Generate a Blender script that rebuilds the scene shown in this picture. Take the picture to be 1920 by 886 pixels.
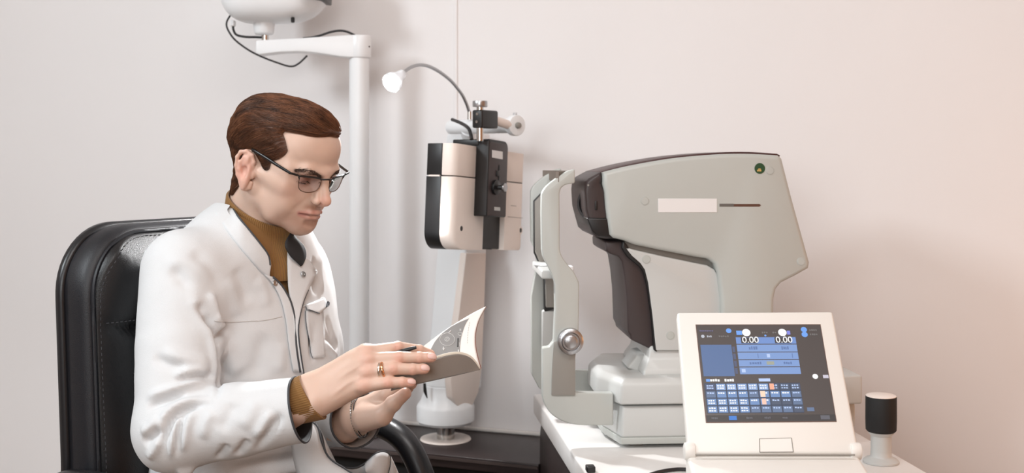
import bpy, bmesh, math, random
import numpy as np
from mathutils import Vector, Matrix
from mathutils.bvhtree import BVHTree

for o in list(bpy.data.objects):
    bpy.data.objects.remove(o, do_unlink=True)
SC = bpy.context.scene
COL = SC.collection
rng = np.random.default_rng(7)
random.seed(7)

# ------------------------------------------------------------------ camera, world, lights, exposure
FPX, CXP, HYP, EYE = 2200.0, 960.0, 300.0, 1.24
cam_data = bpy.data.cameras.new('camera')
cam = bpy.data.objects.new('camera', cam_data)
COL.objects.link(cam)
cam.location = (0, 0, EYE)
cam.rotation_euler = (math.radians(90), 0, 0)
cam_data.sensor_fit = 'HORIZONTAL'
cam_data.sensor_width = 36
cam_data.lens = 36 * FPX / 1920
cam_data.shift_y = -(443 - HYP) / 1920
cam_data.clip_start = 0.05
cam_data.dof.use_dof = True
cam_data.dof.focus_distance = 1.80
cam_data.dof.aperture_fstop = 6.3
SC.camera = cam

world = bpy.data.worlds.new('room_ambient')
SC.world = world
world.use_nodes = True
world.node_tree.nodes['Background'].inputs[0].default_value = (1.0, 0.98, 0.97, 1)
world.node_tree.nodes['Background'].inputs[1].default_value = 0.25

def area_light(name, loc, target, size, power, color, size_y=None):
    d = bpy.data.lights.new(name, 'AREA')
    d.energy = power
    d.color = color
    d.size = size
    if size_y:
        d.shape = 'RECTANGLE'
        d.size_y = size_y
    o = bpy.data.objects.new(name, d)
    COL.objects.link(o)
    o.location = loc
    o.rotation_euler = (Vector(target) - Vector(loc)).to_track_quat('-Z', 'Y').to_euler()
    return o

area_light('assumed_key_light', (-2.25, 0.75, 2.45), (-0.1, 2.2, 1.05), 0.5, 33, (0.88, 0.955, 1.0), 0.55)  # assumed key source, placed to suit the cast shadows; no window built
area_light('ceiling_fill_light', (0.1, 0.3, 2.74), (0.1, 0.3, 0), 1.2, 29, (1.0, 0.97, 0.95), 1.2)  # added soft fill from above, no panel on the ceiling
area_light('front_fill_light', (-0.7, -0.75, 1.75), (-0.2, 2.2, 0.95), 1.3, 26, (0.94, 0.985, 1.0), 1.1)  # added fill near the camera to lift the man, no real window
area_light('assumed_warm_light', (1.55, 1.55, 0.95), (0.95, 2.35, 0.75), 0.3, 1.9, (1.0, 0.46, 0.18), 0.3)  # assumed warm source out of view, tints the lower right wall; no lamp built

SC.view_settings.view_transform = 'Standard'
SC.view_settings.look = 'None'
SC.view_settings.gamma = 1
SC.view_settings.exposure = 0.06
SC.view_settings.use_curve_mapping = False

# ------------------------------------------------------------------ helpers
def P(px, py, d):
    return Vector(((px - CXP) / FPX * d, d, EYE - (py - HYP) / FPX * d))

def ray(px, py):
    return Vector(((px - CXP) / FPX, 1.0, -(py - HYP) / FPX))

CAM = Vector((0, 0, EYE))

def on_plane(px, py, o, n):
    r = ray(px, py)
    t = (Vector(o) - CAM).dot(n) / r.dot(n)
    return CAM + r * t

def srgb(r, g, b):
    def f(c):
        c /= 255
        return c / 12.92 if c <= 0.04045 else ((c + 0.055) / 1.055) ** 2.4
    return (f(r), f(g), f(b), 1)

MATS = {}
def mat(name, col, rough=0.5, metal=0.0, bump=0.0, bscale=200, vary=0.0, vscale=8, spec=0.5, coat=0.0,
        emit=None, estr=0.0, trans=0.0, sss=0.0, attr=None, sheen=0.0, ior=None, stretch=None):
    if name in MATS:
        return MATS[name]
    m = bpy.data.materials.new(name)
    m.use_nodes = True
    nt = m.node_tree
    b = nt.nodes['Principled BSDF']
    b.inputs['Base Color'].default_value = col
    b.inputs['Roughness'].default_value = rough
    b.inputs['Metallic'].default_value = metal
    b.inputs['Specular IOR Level'].default_value = spec
    b.inputs['Coat Weight'].default_value = coat
    b.inputs['Transmission Weight'].default_value = trans
    if ior:
        b.inputs['IOR'].default_value = ior
    b.inputs['Sheen Weight'].default_value = sheen
    if sss:
        b.inputs['Subsurface Weight'].default_value = sss
        b.inputs['Subsurface Radius'].default_value = (1.0, 0.35, 0.2)
        b.inputs['Subsurface Scale'].default_value = 0.006
    if emit:
        b.inputs['Emission Color'].default_value = emit
        b.inputs['Emission Strength'].default_value = estr
    tc = nt.nodes.new('ShaderNodeTexCoord')
    src = tc.outputs['Object']
    if stretch:
        mp = nt.nodes.new('ShaderNodeMapping')
        mp.inputs['Scale'].default_value = stretch
        nt.links.new(src, mp.inputs['Vector'])
        src = mp.outputs['Vector']
    colsock = None
    if attr:
        a = nt.nodes.new('ShaderNodeAttribute')
        a.attribute_name = attr
        colsock = a.outputs['Color']
    if vary:
        n = nt.nodes.new('ShaderNodeTexNoise')
        n.inputs['Scale'].default_value = vscale
        n.inputs['Detail'].default_value = 4
        nt.links.new(src, n.inputs['Vector'])
        mx = nt.nodes.new('ShaderNodeMix')
        mx.data_type = 'RGBA'
        mx.blend_type = 'MULTIPLY'
        mx.inputs[0].default_value = 1.0
        rp = nt.nodes.new('ShaderNodeMapRange')
        rp.inputs[1].default_value = 0.3
        rp.inputs[2].default_value = 0.7
        rp.inputs[3].default_value = 1 - vary
        rp.inputs[4].default_value = 1.0
        nt.links.new(n.outputs[0], rp.inputs[0])
        if colsock:
            nt.links.new(colsock, mx.inputs[6])
        else:
            mx.inputs[6].default_value = col
        nt.links.new(rp.outputs[0], mx.inputs[7])
        colsock = mx.outputs[2]
    if colsock:
        nt.links.new(colsock, b.inputs['Base Color'])
    if bump:
        n = nt.nodes.new('ShaderNodeTexNoise')
        n.inputs['Scale'].default_value = bscale
        n.inputs['Detail'].default_value = 5
        nt.links.new(src, n.inputs['Vector'])
        bp = nt.nodes.new('ShaderNodeBump')
        bp.inputs['Strength'].default_value = bump
        bp.inputs['Distance'].default_value = 0.002
        nt.links.new(n.outputs[0], bp.inputs['Height'])
        nt.links.new(bp.outputs[0], b.inputs['Normal'])
    MATS[name] = m
    return m

def link(name, me, m=None, parent=None, smooth=None):
    o = bpy.data.objects.new(name, me)
    COL.objects.link(o)
    for x in (m if isinstance(m, (list, tuple)) else ([m] if m else [])):
        me.materials.append(x)
    if parent:
        o.parent = parent
        o.matrix_parent_inverse = Matrix.Translation(-parent.location)
    if smooth is not None:
        shade(me, smooth)
    return o

def shade(me, angle):
    me.polygons.foreach_set('use_smooth', [True] * len(me.polygons))
    if angle < 180:
        me.set_sharp_from_angle(angle=math.radians(angle))

def obj(name, bm, m, parent=None, smooth=35):
    bmesh.ops.recalc_face_normals(bm, faces=bm.faces)
    me = bpy.data.meshes.new(name)
    bm.to_mesh(me)
    bm.free()
    return link(name, me, m, parent, smooth)

def empty(name, loc, label, cat, group=None):
    o = bpy.data.objects.new(name, None)
    o.empty_display_size = 0.05
    COL.objects.link(o)
    o.location = loc
    o['label'] = label
    o['category'] = cat
    if group:
        o['group'] = group
    return o

def tag(o, label, cat, group=None):
    o['label'] = label
    o['category'] = cat
    if group:
        o['group'] = group
    return o

def structure(o):
    o['kind'] = 'structure'
    return o

def bevel(bm, w, seg=3, ang=25, sel=None):
    es = [e for e in bm.edges if len(e.link_faces) == 2 and e.calc_face_angle(0) > math.radians(ang)]
    if sel:
        es = [e for e in es if sel(e)]
    if es and w > 0:
        bmesh.ops.bevel(bm, geom=es, offset=w, segments=seg, profile=0.5, affect='EDGES', clamp_overlap=True)

def prism(pts, ext, bm=None, bev=0, seg=3, sel=None):
    """closed polygon of world points pushed along ext"""
    own = bm is None
    t = bmesh.new()
    pts = [Vector(p) for p in pts]
    ext = Vector(ext)
    a = [t.verts.new(p) for p in pts]
    b = [t.verts.new(p + ext) for p in pts]
    n = len(pts)
    t.faces.new(a)
    t.faces.new(b[::-1])
    for i in range(n):
        t.faces.new((a[i], b[i], b[(i + 1) % n], a[(i + 1) % n]))
    bmesh.ops.recalc_face_normals(t, faces=t.faces)
    if bev:
        bevel(t, bev, seg, sel=sel)
    return t if own else merge(bm, t)

def merge(bm, t):
    me = bpy.data.meshes.new('tmp')
    t.to_mesh(me)
    t.free()
    bm.from_mesh(me)
    bpy.data.meshes.remove(me)
    return bm

def frame_from(z, x=None):
    z = Vector(z).normalized()
    x = Vector(x) if x is not None else (Vector((1, 0, 0)) if abs(z.x) < 0.9 else Vector((0, 1, 0)))
    x = (x - z * x.dot(z)).normalized()
    y = z.cross(x)
    return x, y, z

def box(c, X, Y, Z, sx, sy, sz, bm=None, bev=0, seg=3):
    """oriented box centred at c, full sizes"""
    X, Y, Z = Vector(X), Vector(Y), Vector(Z)
    c = Vector(c)
    pts = [c - X * sx / 2 - Y * sy / 2 - Z * sz / 2, c + X * sx / 2 - Y * sy / 2 - Z * sz / 2,
           c + X * sx / 2 + Y * sy / 2 - Z * sz / 2, c - X * sx / 2 + Y * sy / 2 - Z * sz / 2]
    return prism(pts, Z * sz, bm, bev, seg)

def lathe(base, axis, prof, seg=48, bm=None, x=None):
    """prof: list of (radius, height along axis)"""
    X, Y, Z = frame_from(axis, x)
    base = Vector(base)
    own = bm is None
    t = bmesh.new()
    rings = []
    for r, h in prof:
        if r < 1e-6:
            rings.append([t.verts.new(base + Z * h)])
        else:
            rings.append([t.verts.new(base + Z * h + (X * math.cos(2 * math.pi * i / seg) + Y * math.sin(2 * math.pi * i / seg)) * r) for i in range(seg)])
    for a, b in zip(rings, rings[1:]):
        for i in range(seg):
            j = (i + 1) % seg
            if len(a) == 1 and len(b) == 1:
                continue
            if len(a) == 1:
                t.faces.new((a[0], b[j], b[i]))
            elif len(b) == 1:
                t.faces.new((a[i], a[j], b[0]))
            else:
                t.faces.new((a[i], a[j], b[j], b[i]))
    if len(rings[0]) > 1:
        t.faces.new(rings[0][::-1])
    if len(rings[-1]) > 1:
        t.faces.new(rings[-1])
    return t if own else merge(bm, t)

def cyl(a, b, r, seg=32, bm=None, bev=0.0):
    a, b = Vector(a), Vector(b)
    L = (b - a).length
    if bev:
        k = bev
        prof = [(r - k, 0), (r - 0.3 * k, 0.3 * k), (r, k), (r, L - k), (r - 0.3 * k, L - 0.3 * k), (r - k, L)]
    else:
        prof = [(r, 0), (r, L)]
    return lathe(a, b - a, prof, seg, bm)

def catmull(pts, n=8, closed=False):
    P_ = [Vector(p) for p in pts]
    out = []
    N = len(P_)
    rngs = range(N if closed else N - 1)
    for i in rngs:
        if closed:
            p0, p1, p2, p3 = P_[(i - 1) % N], P_[i], P_[(i + 1) % N], P_[(i + 2) % N]
        else:
            p0, p1, p2, p3 = P_[max(i - 1, 0)], P_[i], P_[i + 1], P_[min(i + 2, N - 1)]
        for k in range(n):
            t = k / n
            out.append(0.5 * ((2 * p1) + (p2 - p0) * t + (2 * p0 - 5 * p1 + 4 * p2 - p3) * t * t + (3 * p1 - p0 - 3 * p2 + p3) * t ** 3))
    if not closed:
        out.append(P_[-1].copy())
    return out

def tube(pts, r, seg=8, bm=None, closed=False, up=None, flat=1.0):
    """tube along points; r a number or a list; flat squashes the second axis"""
    own = bm is None
    t = bmesh.new()
    pts = [Vector(p) for p in pts]
    n = len(pts)
    rings = []
    prevx = None
    for i, p in enumerate(pts):
        if closed:
            d = pts[(i + 1) % n] - pts[(i - 1) % n]
        else:
            d = pts[min(i + 1, n - 1)] - pts[max(i - 1, 0)]
        if d.length < 1e-9:
            d = Vector((0, 0, 1))
        X, Y, Z = frame_from(d, up if up is not None else prevx)
        prevx = X
        rr = r[i] if isinstance(r, (list, tuple, np.ndarray)) else r
        rings.append([t.verts.new(p + X * math.cos(2 * math.pi * k / seg) * rr + Y * math.sin(2 * math.pi * k / seg) * rr * flat) for k in range(seg)])
    m = n if closed else n - 1
    for i in range(m):
        a, b = rings[i], rings[(i + 1) % n]
        for k in range(seg):
            l = (k + 1) % seg
            t.faces.new((a[k], a[l], b[l], b[k]))
    if not closed:
        t.faces.new(rings[0][::-1])
        t.faces.new(rings[-1])
    return t if own else merge(bm, t)

def sheet(grid, thick=0.0, bm=None):
    """grid of points [rows][cols] -> surface, solid when thick (pushed along -normal)"""
    own = bm is None
    t = bmesh.new()
    R, C = len(grid), len(grid[0])
    V = [[t.verts.new(Vector(p)) for p in row] for row in grid]
    for i in range(R - 1):
        for j in range(C - 1):
            t.faces.new((V[i][j], V[i][j + 1], V[i + 1][j + 1], V[i + 1][j]))
    if thick:
        t.normal_update()
        nrm = [[v.normal.copy() for v in row] for row in V]
        B = [[t.verts.new(V[i][j].co - nrm[i][j] * thick) for j in range(C)] for i in range(R)]
        for i in range(R - 1):
            for j in range(C - 1):
                t.faces.new((B[i][j], B[i + 1][j], B[i + 1][j + 1], B[i][j + 1]))
        for j in range(C - 1):
            t.faces.new((V[0][j + 1], V[0][j], B[0][j], B[0][j + 1]))
            t.faces.new((V[-1][j], V[-1][j + 1], B[-1][j + 1], B[-1][j]))
        for i in range(R - 1):
            t.faces.new((V[i][0], V[i + 1][0], B[i + 1][0], B[i][0]))
            t.faces.new((V[i + 1][-1], V[i][-1], B[i][-1], B[i + 1][-1]))
    return t if own else merge(bm, t)

def text_obj(name, body, loc, X, Y, size, m, parent=None, depth=0.0002, align='CENTER'):
    cu = bpy.data.curves.new(name, 'FONT')
    cu.body = body
    cu.size = size
    cu.extrude = depth
    cu.align_x = align
    cu.align_y = 'CENTER'
    tmp = bpy.data.objects.new('tmp', cu)
    COL.objects.link(tmp)
    bpy.context.view_layer.update()
    me = bpy.data.meshes.new_from_object(tmp.evaluated_get(bpy.context.evaluated_depsgraph_get()))
    bpy.data.objects.remove(tmp)
    X, Y = Vector(X).normalized(), Vector(Y).normalized()
    Z = X.cross(Y)
    M = Matrix(((X.x, Y.x, Z.x, loc[0]), (X.y, Y.y, Z.y, loc[1]), (X.z, Y.z, Z.z, loc[2]), (0, 0, 0, 1)))
    me.transform(M)
    me.materials.clear()
    return link(name, me, m, parent)
# ------------------------------------------------------------------ materials
M_WALL = mat('wall_paint', srgb(236, 233, 233), 0.62, bump=0.05, bscale=350, vary=0.02, vscale=1.5, spec=0.3)
M_FLOOR = mat('floor_laminate', srgb(140, 120, 104), 0.5, vary=0.2, vscale=5)
M_TRIM = mat('trim_white', srgb(226, 222, 218), 0.5)
M_WHITE = mat('white_enamel', srgb(238, 240, 242), 0.32, vary=0.015)
M_WHITE_W = mat('warm_white_plastic', srgb(238, 226, 218), 0.42, vary=0.015)
M_SCREENWHITE = mat('control_white_plastic', srgb(226, 223, 218), 0.45)
M_GREY = mat('instrument_grey', srgb(181, 184, 180), 0.42, bump=0.06, bscale=900, vary=0.02)
M_GREY_L = mat('instrument_light_grey', srgb(192, 193, 191), 0.4, bump=0.05, bscale=900)
M_GREY_D = mat('instrument_mid_grey', srgb(142, 138, 132), 0.5)
M_BROWN = mat('dark_brown_plastic', srgb(58, 48, 48), 0.42, bump=0.05, bscale=900)
M_BLACK = mat('black_plastic', srgb(24, 23, 24), 0.38)
M_BLACKMATT = mat('black_matt', srgb(16, 16, 17), 0.7, bump=0.1, bscale=600)
M_CHROME = mat('chrome', srgb(205, 203, 200), 0.16, metal=1.0)
M_STEEL = mat('brushed_steel', srgb(178, 178, 180), 0.32, metal=1.0, bump=0.1, bscale=500)
M_CABLE = mat('cable_rubber', srgb(34, 32, 34), 0.5)
M_LABEL = mat('label_paper', srgb(226, 225, 225), 0.5)
M_INK = mat('label_ink', srgb(40, 36, 34), 0.6)
M_DESK = mat('dark_wenge_laminate', srgb(50, 40, 40), 0.38, vary=0.25, vscale=14, stretch=(1, 8, 8), bump=0.05, bscale=120)
M_DESK_EDGE = mat('desk_edge_band', srgb(74, 64, 62), 0.4)
M_TABLE = mat('white_table_laminate', srgb(231, 229, 227), 0.35)
M_LEATHER = mat('black_leather', srgb(13, 13, 16), 0.40, bump=0.22, bscale=600, vary=0.15, vscale=6)
M_LEATHER_B = mat('black_leather_side', srgb(18, 19, 25), 0.46, bump=0.2, bscale=600)
M_STITCH = mat('stitch_thread', srgb(70, 70, 74), 0.7)
M_CHAIRPL = mat('chair_black_plastic', srgb(23, 23, 26), 0.33, bump=0.08, bscale=700)

# ------------------------------------------------------------------ room shell
WA = math.radians(20)
WT = Vector((math.cos(WA), -math.sin(WA), 0))          # along the wall, to the right
WN = Vector((-math.sin(WA), -math.cos(WA), 0))         # out of the wall, into the room
W0 = Vector((0.0376, 2.765, 0))
UP = Vector((0, 0, 1))

def wallp(px, py=300, off=0.0):
    return on_plane(px, py, W0 + WN * off, WN)

RL, RR, RD, RH_ = -2.9, 2.3, 4.3, 2.8                       # room: left and right of W0 along the wall, depth, height
def room_box(name, s0, s1, n0, n1, z0, z1, m):
    c = W0 + WT * ((s0 + s1) / 2) + WN * ((n0 + n1) / 2) + UP * ((z0 + z1) / 2)
    return structure(obj(name, box(c, WT, WN, UP, s1 - s0, n1 - n0, z1 - z0), m))
M_WALL_W = mat('wall_paint_warm', srgb(222, 217, 214), 0.7)
M_CEIL = mat('ceiling_paint', srgb(236, 232, 228), 0.8)
room_box('wall_back', RL, RR, -0.1, 0, 0, RH_, M_WALL)
room_box('wall_left', RL - 0.1, RL, -0.1, RD + 0.1, 0, RH_, M_WALL_W)
room_box('wall_right', RR, RR + 0.1, -0.1, RD + 0.1, 0, RH_, mat('wall_paint_ochre', srgb(196, 140, 96), 0.7))
room_box('wall_front', RL, RR, RD, RD + 0.1, 0, RH_, M_WALL_W)
room_box('ceiling', RL - 0.1, RR + 0.1, -0.1, RD + 0.1, RH_, RH_ + 0.1, M_CEIL)
room_box('floor', RL - 0.1, RR + 0.1, -0.1, RD + 0.1, -0.05, 0, M_FLOOR)
jp = wallp(855)
structure(obj('trim_1', box(Vector((jp.x, jp.y, 1.40)) + WN * 0.0015, WT, WN, UP, 0.009, 0.004, 2.78, bev=0.0015), M_WALL))
structure(obj('baseboard_back', box(W0 + WN * 0.008 + UP * 0.04 - WT * 0.4, WT, WN, UP, 4.4, 0.016, 0.08, bev=0.003), M_TRIM))

# ------------------------------------------------------------------ low dark desk along the wall
DESK_Z = EYE - 0.645
desk_n = UP
dl = on_plane(560, 825, (0, 0, DESK_Z), UP)
fr = on_plane(1010, 870, (0, 0, DESK_Z), UP)
fl = on_plane(610, 830, (0, 0, DESK_Z), UP)
fdir = (fr - fl).normalized()
fl2 = fr - fdir * 0.62
bk = lambda p: p + WN * ((W0 + WN * 0.012 - p).dot(WN))
desk = empty('wall_desk', Vector(((fl2.x + fr.x) / 2, (fl2.y + fr.y) / 2 + 0.1, 0)),
             'low dark wenge desk along the wall under the white swivel column', 'desk')
top_poly = [fl2, fr, bk(fr), bk(fl2)]
obj('desk_top', prism(top_poly, (0, 0, -0.028), bev=0.0025), M_DESK, desk)
ins = [p + WN * -0.02 if i < 2 else p for i, p in enumerate(top_poly)]
for nm, a, b_ in (('side_panel', ins[0], ins[3]), ('side_panel', ins[1], ins[2])):
    d_ = (b_ - a)
    s = WT * (0.018 if a is ins[0] else -0.018)
    obj(nm, prism([a - UP * 0.029, b_ - UP * 0.029, b_ + s - UP * 0.029, a + s - UP * 0.029], (0, 0, -(DESK_Z - 0.03)), bev=0.001), M_DESK, desk)
obj('front_panel', prism([ins[0] + WT * 0.02 - UP * 0.034, ins[1] - WT * 0.02 - UP * 0.034, ins[1] - WT * 0.02 - WN * 0.016 - UP * 0.034, ins[0] + WT * 0.02 - WN * 0.016 - UP * 0.034], (0, 0, -0.5)), M_BLACKMATT, desk)
e0 = fl2 - UP * 0.006
obj('edge_band', box((fl2 + fr) / 2 - UP * 0.0075 + WN * 0.001, fdir, UP.cross(fdir), UP, (fr - fl2).length - 0.004, 0.003, 0.006), M_DESK_EDGE, desk)
sl = [bk(fr) + WN * 0.004, bk(fl2) + WN * 0.004]
trim = box((sl[0] + sl[1]) / 2 + UP * 0.005 - WN * 0.006, WT, WN, UP, (sl[0] - sl[1]).length - 0.004, 0.010, 0.008, bev=0.002)
structure(obj('trim_2', trim, M_TRIM))

# ------------------------------------------------------------------ white instrument table
TZ = EYE - 0.5
ta = on_plane(1000, 738, (0, 0, TZ), UP)      # back corner
tb = on_plane(1098, 886, (0, 0, TZ), UP)
tdir = (tb - ta).normalized()                  # towards the camera
tu = UP.cross(tdir)
tu = tu if tu.x > 0 else -tu
TW, TD = 0.545, 0.98
table = empty('instrument_table', (ta + tu * TW / 2 + tdir * TD / 2) * 1.0 - UP * TZ,
              'white rectangular table with thick edges carrying the grey eye instrument', 'table')
tp = [ta, ta + tu * (TW - 0.03), ta + tu * TW + tdir * 0.03]
# rounded far corner beside the joystick
c_ = ta + tu * TW + tdir * TD
tp = [ta, ta + tu * TW + tdir * 0.03, c_, ta + tdir * TD]
obj('table_top', prism(tp, (0, 0, -0.042), bev=0.004), M_TABLE, table, 50)
sp0 = ta + tu * 0.012 + tdir * 0.012 - UP * 0.043
spz = -(TZ - 0.044)
# dark side panel under the edge, its far top corner rounded off
pan = []
for k in range(7):
    a = math.pi / 2 * k / 6
    pan.append(sp0 + tdir * (0.05 - 0.05 * math.cos(a) if False else 0.06 * (1 - math.sin(a))) - UP * (0.0 + 0.06 * (1 - math.cos(a))))
pan = [sp0 - UP * (-spz)] + [sp0 + tdir * 0.06 * (1 - math.cos(math.pi / 2 * k / 6)) - UP * 0.06 * (1 - math.sin(math.pi / 2 * k / 6)) for k in range(7)] + [sp0 + tdir * 0.9, sp0 + tdir * 0.9 + UP * spz]
obj('side_panel', prism(pan, tu * 0.022, bev=0.002), M_DESK, table)
sp1 = sp0 + tu * (TW - 0.046) + tdir * 0.03
obj('side_panel', prism([sp1, sp1 + tdir * 0.87, sp1 + tdir * 0.87 + UP * spz, sp1 + UP * spz], tu * 0.022, bev=0.002), M_DESK, table)
q0 = sp0 + tu * 0.026 + tdir * 0.2
obj('back_panel', prism([q0, q0 + tu * (TW - 0.078), q0 + tu * (TW - 0.078) - UP * 0.4, q0 - UP * 0.4], tdir * 0.018), M_DESK, table)
# ------------------------------------------------------------------ black leather office chair
CT = math.radians(30)
CF = Vector((math.cos(CT), -math.sin(CT), 0))
CL = Vector((math.sin(CT), math.cos(CT), 0))
CB = Vector((-0.535, 2.095, 0))
CTOP, CBOT = EYE - 0.105, 0.50

def chp(f, l, z):
    return CB + CF * f + CL * l + UP * z

chair = empty('office_chair', chp(0.25, 0, 0), 'black leather office chair with stitched high back behind the man in white', 'chair')

def rr_loop(hw, z0, z1, r, n=12):
    """rounded rectangle loop as (l, z), counter-clockwise"""
    pts = []
    for cx, cz, a0 in ((hw - r, z1 - r, 0), (-hw + r, z1 - r, 90), (-hw + r, z0 + r, 180), (hw - r, z0 + r, 270)):
        for k in range(n + 1):
            a = math.radians(a0 + 90 * k / n)
            pts.append((cx + r * math.cos(a), cz + r * math.sin(a)))
    # extra points on the long sides
    out = []
    for i, p in enumerate(pts):
        q = pts[(i + 1) % len(pts)]
        out.append(p)
        d = math.hypot(q[0] - p[0], q[1] - p[1])
        m = int(d / 0.02)
        for k in range(1, m):
            t = k / m
            out.append((p[0] + (q[0] - p[0]) * t, p[1] + (q[1] - p[1]) * t))
    return out

def recline(z):                      # the back leans a little
    return -0.02 * max(0.0, (z - 0.75) / 0.4)

def loft_back(levels, capfront=True):
    """levels: (inset, f) pairs from the rear to the front"""
    bm = bmesh.new()
    base = rr_loop(0.265, CBOT, CTOP, 0.115)
    cz = (CBOT + CTOP) / 2
    rings = []
    for ins_, f in levels:
        s = rr_loop(0.265 - ins_, CBOT + ins_, CTOP - ins_, min(0.115 - min(ins_, 0.08), (0.265 - ins_) * 0.9))
        n = len(base)
        # resample to the same count
        s = resample2(s, 150)
        rings.append([bm.verts.new(chp((f(l, z) if callable(f) else f) + recline(z), l, z)) for l, z in s])
    for a, b in zip(rings, rings[1:]):
        n = len(a)
        for i in range(n):
            bm.faces.new((a[i], a[(i + 1) % n], b[(i + 1) % n], b[i]))
    bm.faces.new(rings[0][::-1])
    bm.faces.new(rings[-1])
    return bm

def resample2(pts, n):
    L = [0]
    N = len(pts)
    for i in range(N):
        p, q = pts[i], pts[(i + 1) % N]
        L.append(L[-1] + math.hypot(q[0] - p[0], q[1] - p[1]))
    out = []
    j = 0
    for k in range(n):
        t = L[-1] * k / n
        while L[j + 1] < t:
            j += 1
        u = (t - L[j]) / max(L[j + 1] - L[j], 1e-9)
        p, q = pts[j], pts[(j + 1) % N]
        out.append((p[0] + (q[0] - p[0]) * u, p[1] + (q[1] - p[1]) * u))
    return out

obj('back_shell', loft_back([(0.02, -0.082), (0.006, -0.08), (0.0, -0.074), (0.0, -0.064), (0.005, -0.060), (0.012, -0.060)]), M_CHAIRPL, chair, 60)
obj('back_side_band', loft_back([(0.012, -0.060), (0.006, -0.058), (0.003, -0.045), (0.003, -0.022), (0.008, -0.008), (0.016, -0.004)]), M_LEATHER_B, chair, 60)
CREASE = 0.965

def cushion(l, z):
    e = min(0.249 - abs(l), z - CBOT - 0.016, CTOP - 0.016 - z)
    edge = 1 - math.exp(-max(e, 0) / 0.03)
    f = 0.0 + 0.022 * edge
    f += 0.016 * math.exp(-((z - 1.05) / 0.055) ** 2) * edge
    f += 0.012 * math.exp(-((z - 0.74) / 0.12) ** 2) * edge
    f -= 0.014 * math.exp(-((z - CREASE + 0.01 * math.cos(l * 9)) / 0.008) ** 2) * min(1, max(e, 0) / 0.05)
    f += 0.0018 * math.sin(38 * l + 30 * z) * edge * math.exp(-((z - CREASE) / 0.07) ** 2)
    return f

lev = [(0.016, -0.006)] + [(0.016 + 0.245 * (k / 60) ** 1.0, cushion) for k in range(0, 60)]
obj('back_cushion', loft_back(lev), M_LEATHER, chair, 80)
pip = [chp(-0.001 + recline(z), l, z) for l, z in resample2(rr_loop(0.251, CBOT + 0.014, CTOP - 0.014, 0.103), 160)]
obj('piping', tube(pip, 0.0035, 6, closed=True), M_LEATHER_B, chair, 60)
st = bmesh.new()
sp = resample2(rr_loop(0.243, CBOT + 0.022, CTOP - 0.022, 0.096), 420)
for i in range(0, 420, 2):
    a, b = sp[i], sp[i + 1]
    tube([chp(cushion(*a) + 0.001 + recline(a[1]), *a), chp(cushion(*b) + 0.001 + recline(b[1]), *b)], 0.0007, 4, st)
for i in range(14):
    l0 = -0.235 + i * 0.0075
    a, b = (l0, CREASE + 0.012), (l0 + 0.004, CREASE + 0.012)
    tube([chp(cushion(*a) + 0.001 + recline(a[1]), *a), chp(cushion(*b) + 0.001 + recline(b[1]), *b)], 0.0008, 4, st)
so = obj('stitching', st, M_STITCH, chair)
so['kind'] = 'stuff'
# seat and swivel base
seat = bmesh.new()
sl_ = []
for ins_, z in ((0.03, 0.40), (0.0, 0.42), (0.0, 0.465), (0.02, 0.485), (0.08, 0.495)):
    lp = resample2(rr_loop(0.265 - ins_, -0.265 + ins_, 0.265 - ins_, 0.11), 80)
    sl_.append([seat.verts.new(chp(0.27 + b, a, z)) for a, b in lp])
for a, b in zip(sl_, sl_[1:]):
    for i in range(80):
        seat.faces.new((a[i], a[(i + 1) % 80], b[(i + 1) % 80], b[i]))
seat.faces.new(sl_[0][::-1])
seat.faces.new(sl_[-1])
obj('seat', seat, M_LEATHER, chair, 60)
obj('back_bracket', tube([chp(0.1, 0, 0.39), chp(-0.06, 0, 0.4), chp(-0.10, 0, 0.46), chp(-0.092, 0, 0.7)], 0.025, 10), M_CHAIRPL, chair, 60)
obj('gas_column', cyl(chp(0.27, 0, 0.09), chp(0.27, 0, 0.405), 0.028), M_CHROME, chair)
for k in range(5):
    a = math.radians(72 * k + 20)
    d_ = CF * math.cos(a) + CL * math.sin(a)
    c0 = chp(0.27, 0, 0.11)
    leg = obj('leg', tube([c0, c0 + d_ * 0.15 - UP * 0.005, c0 + d_ * 0.29 - UP * 0.03], [0.028, 0.024, 0.016], 10), M_CHAIRPL, chair, 60)
    wc = c0 + d_ * 0.29
    wx = d_.cross(UP)
    w = obj('caster', cyl(Vector((wc.x, wc.y, 0.028)) - wx * 0.02, Vector((wc.x, wc.y, 0.028)) + wx * 0.02, 0.028, 20, bev=0.004), M_BLACKMATT, leg)
for s in (-1, 1):
    l = s * 0.295
    pts = catmull([chp(-0.045, l * 0.93, 0.69), chp(-0.03, l, 0.726), chp(0.05, l, 0.735), chp(0.14, l, 0.729), chp(0.213, l, 0.700),
                   chp(0.260, l, 0.62), chp(0.270, l, 0.54), chp(0.24, l * 0.97, 0.42), chp(0.2, l * 0.8, 0.395)], 8)
    obj('armrest', tube(pts, 0.024, 14, up=CL, flat=0.95), M_CHAIRPL, chair, 60)
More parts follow.
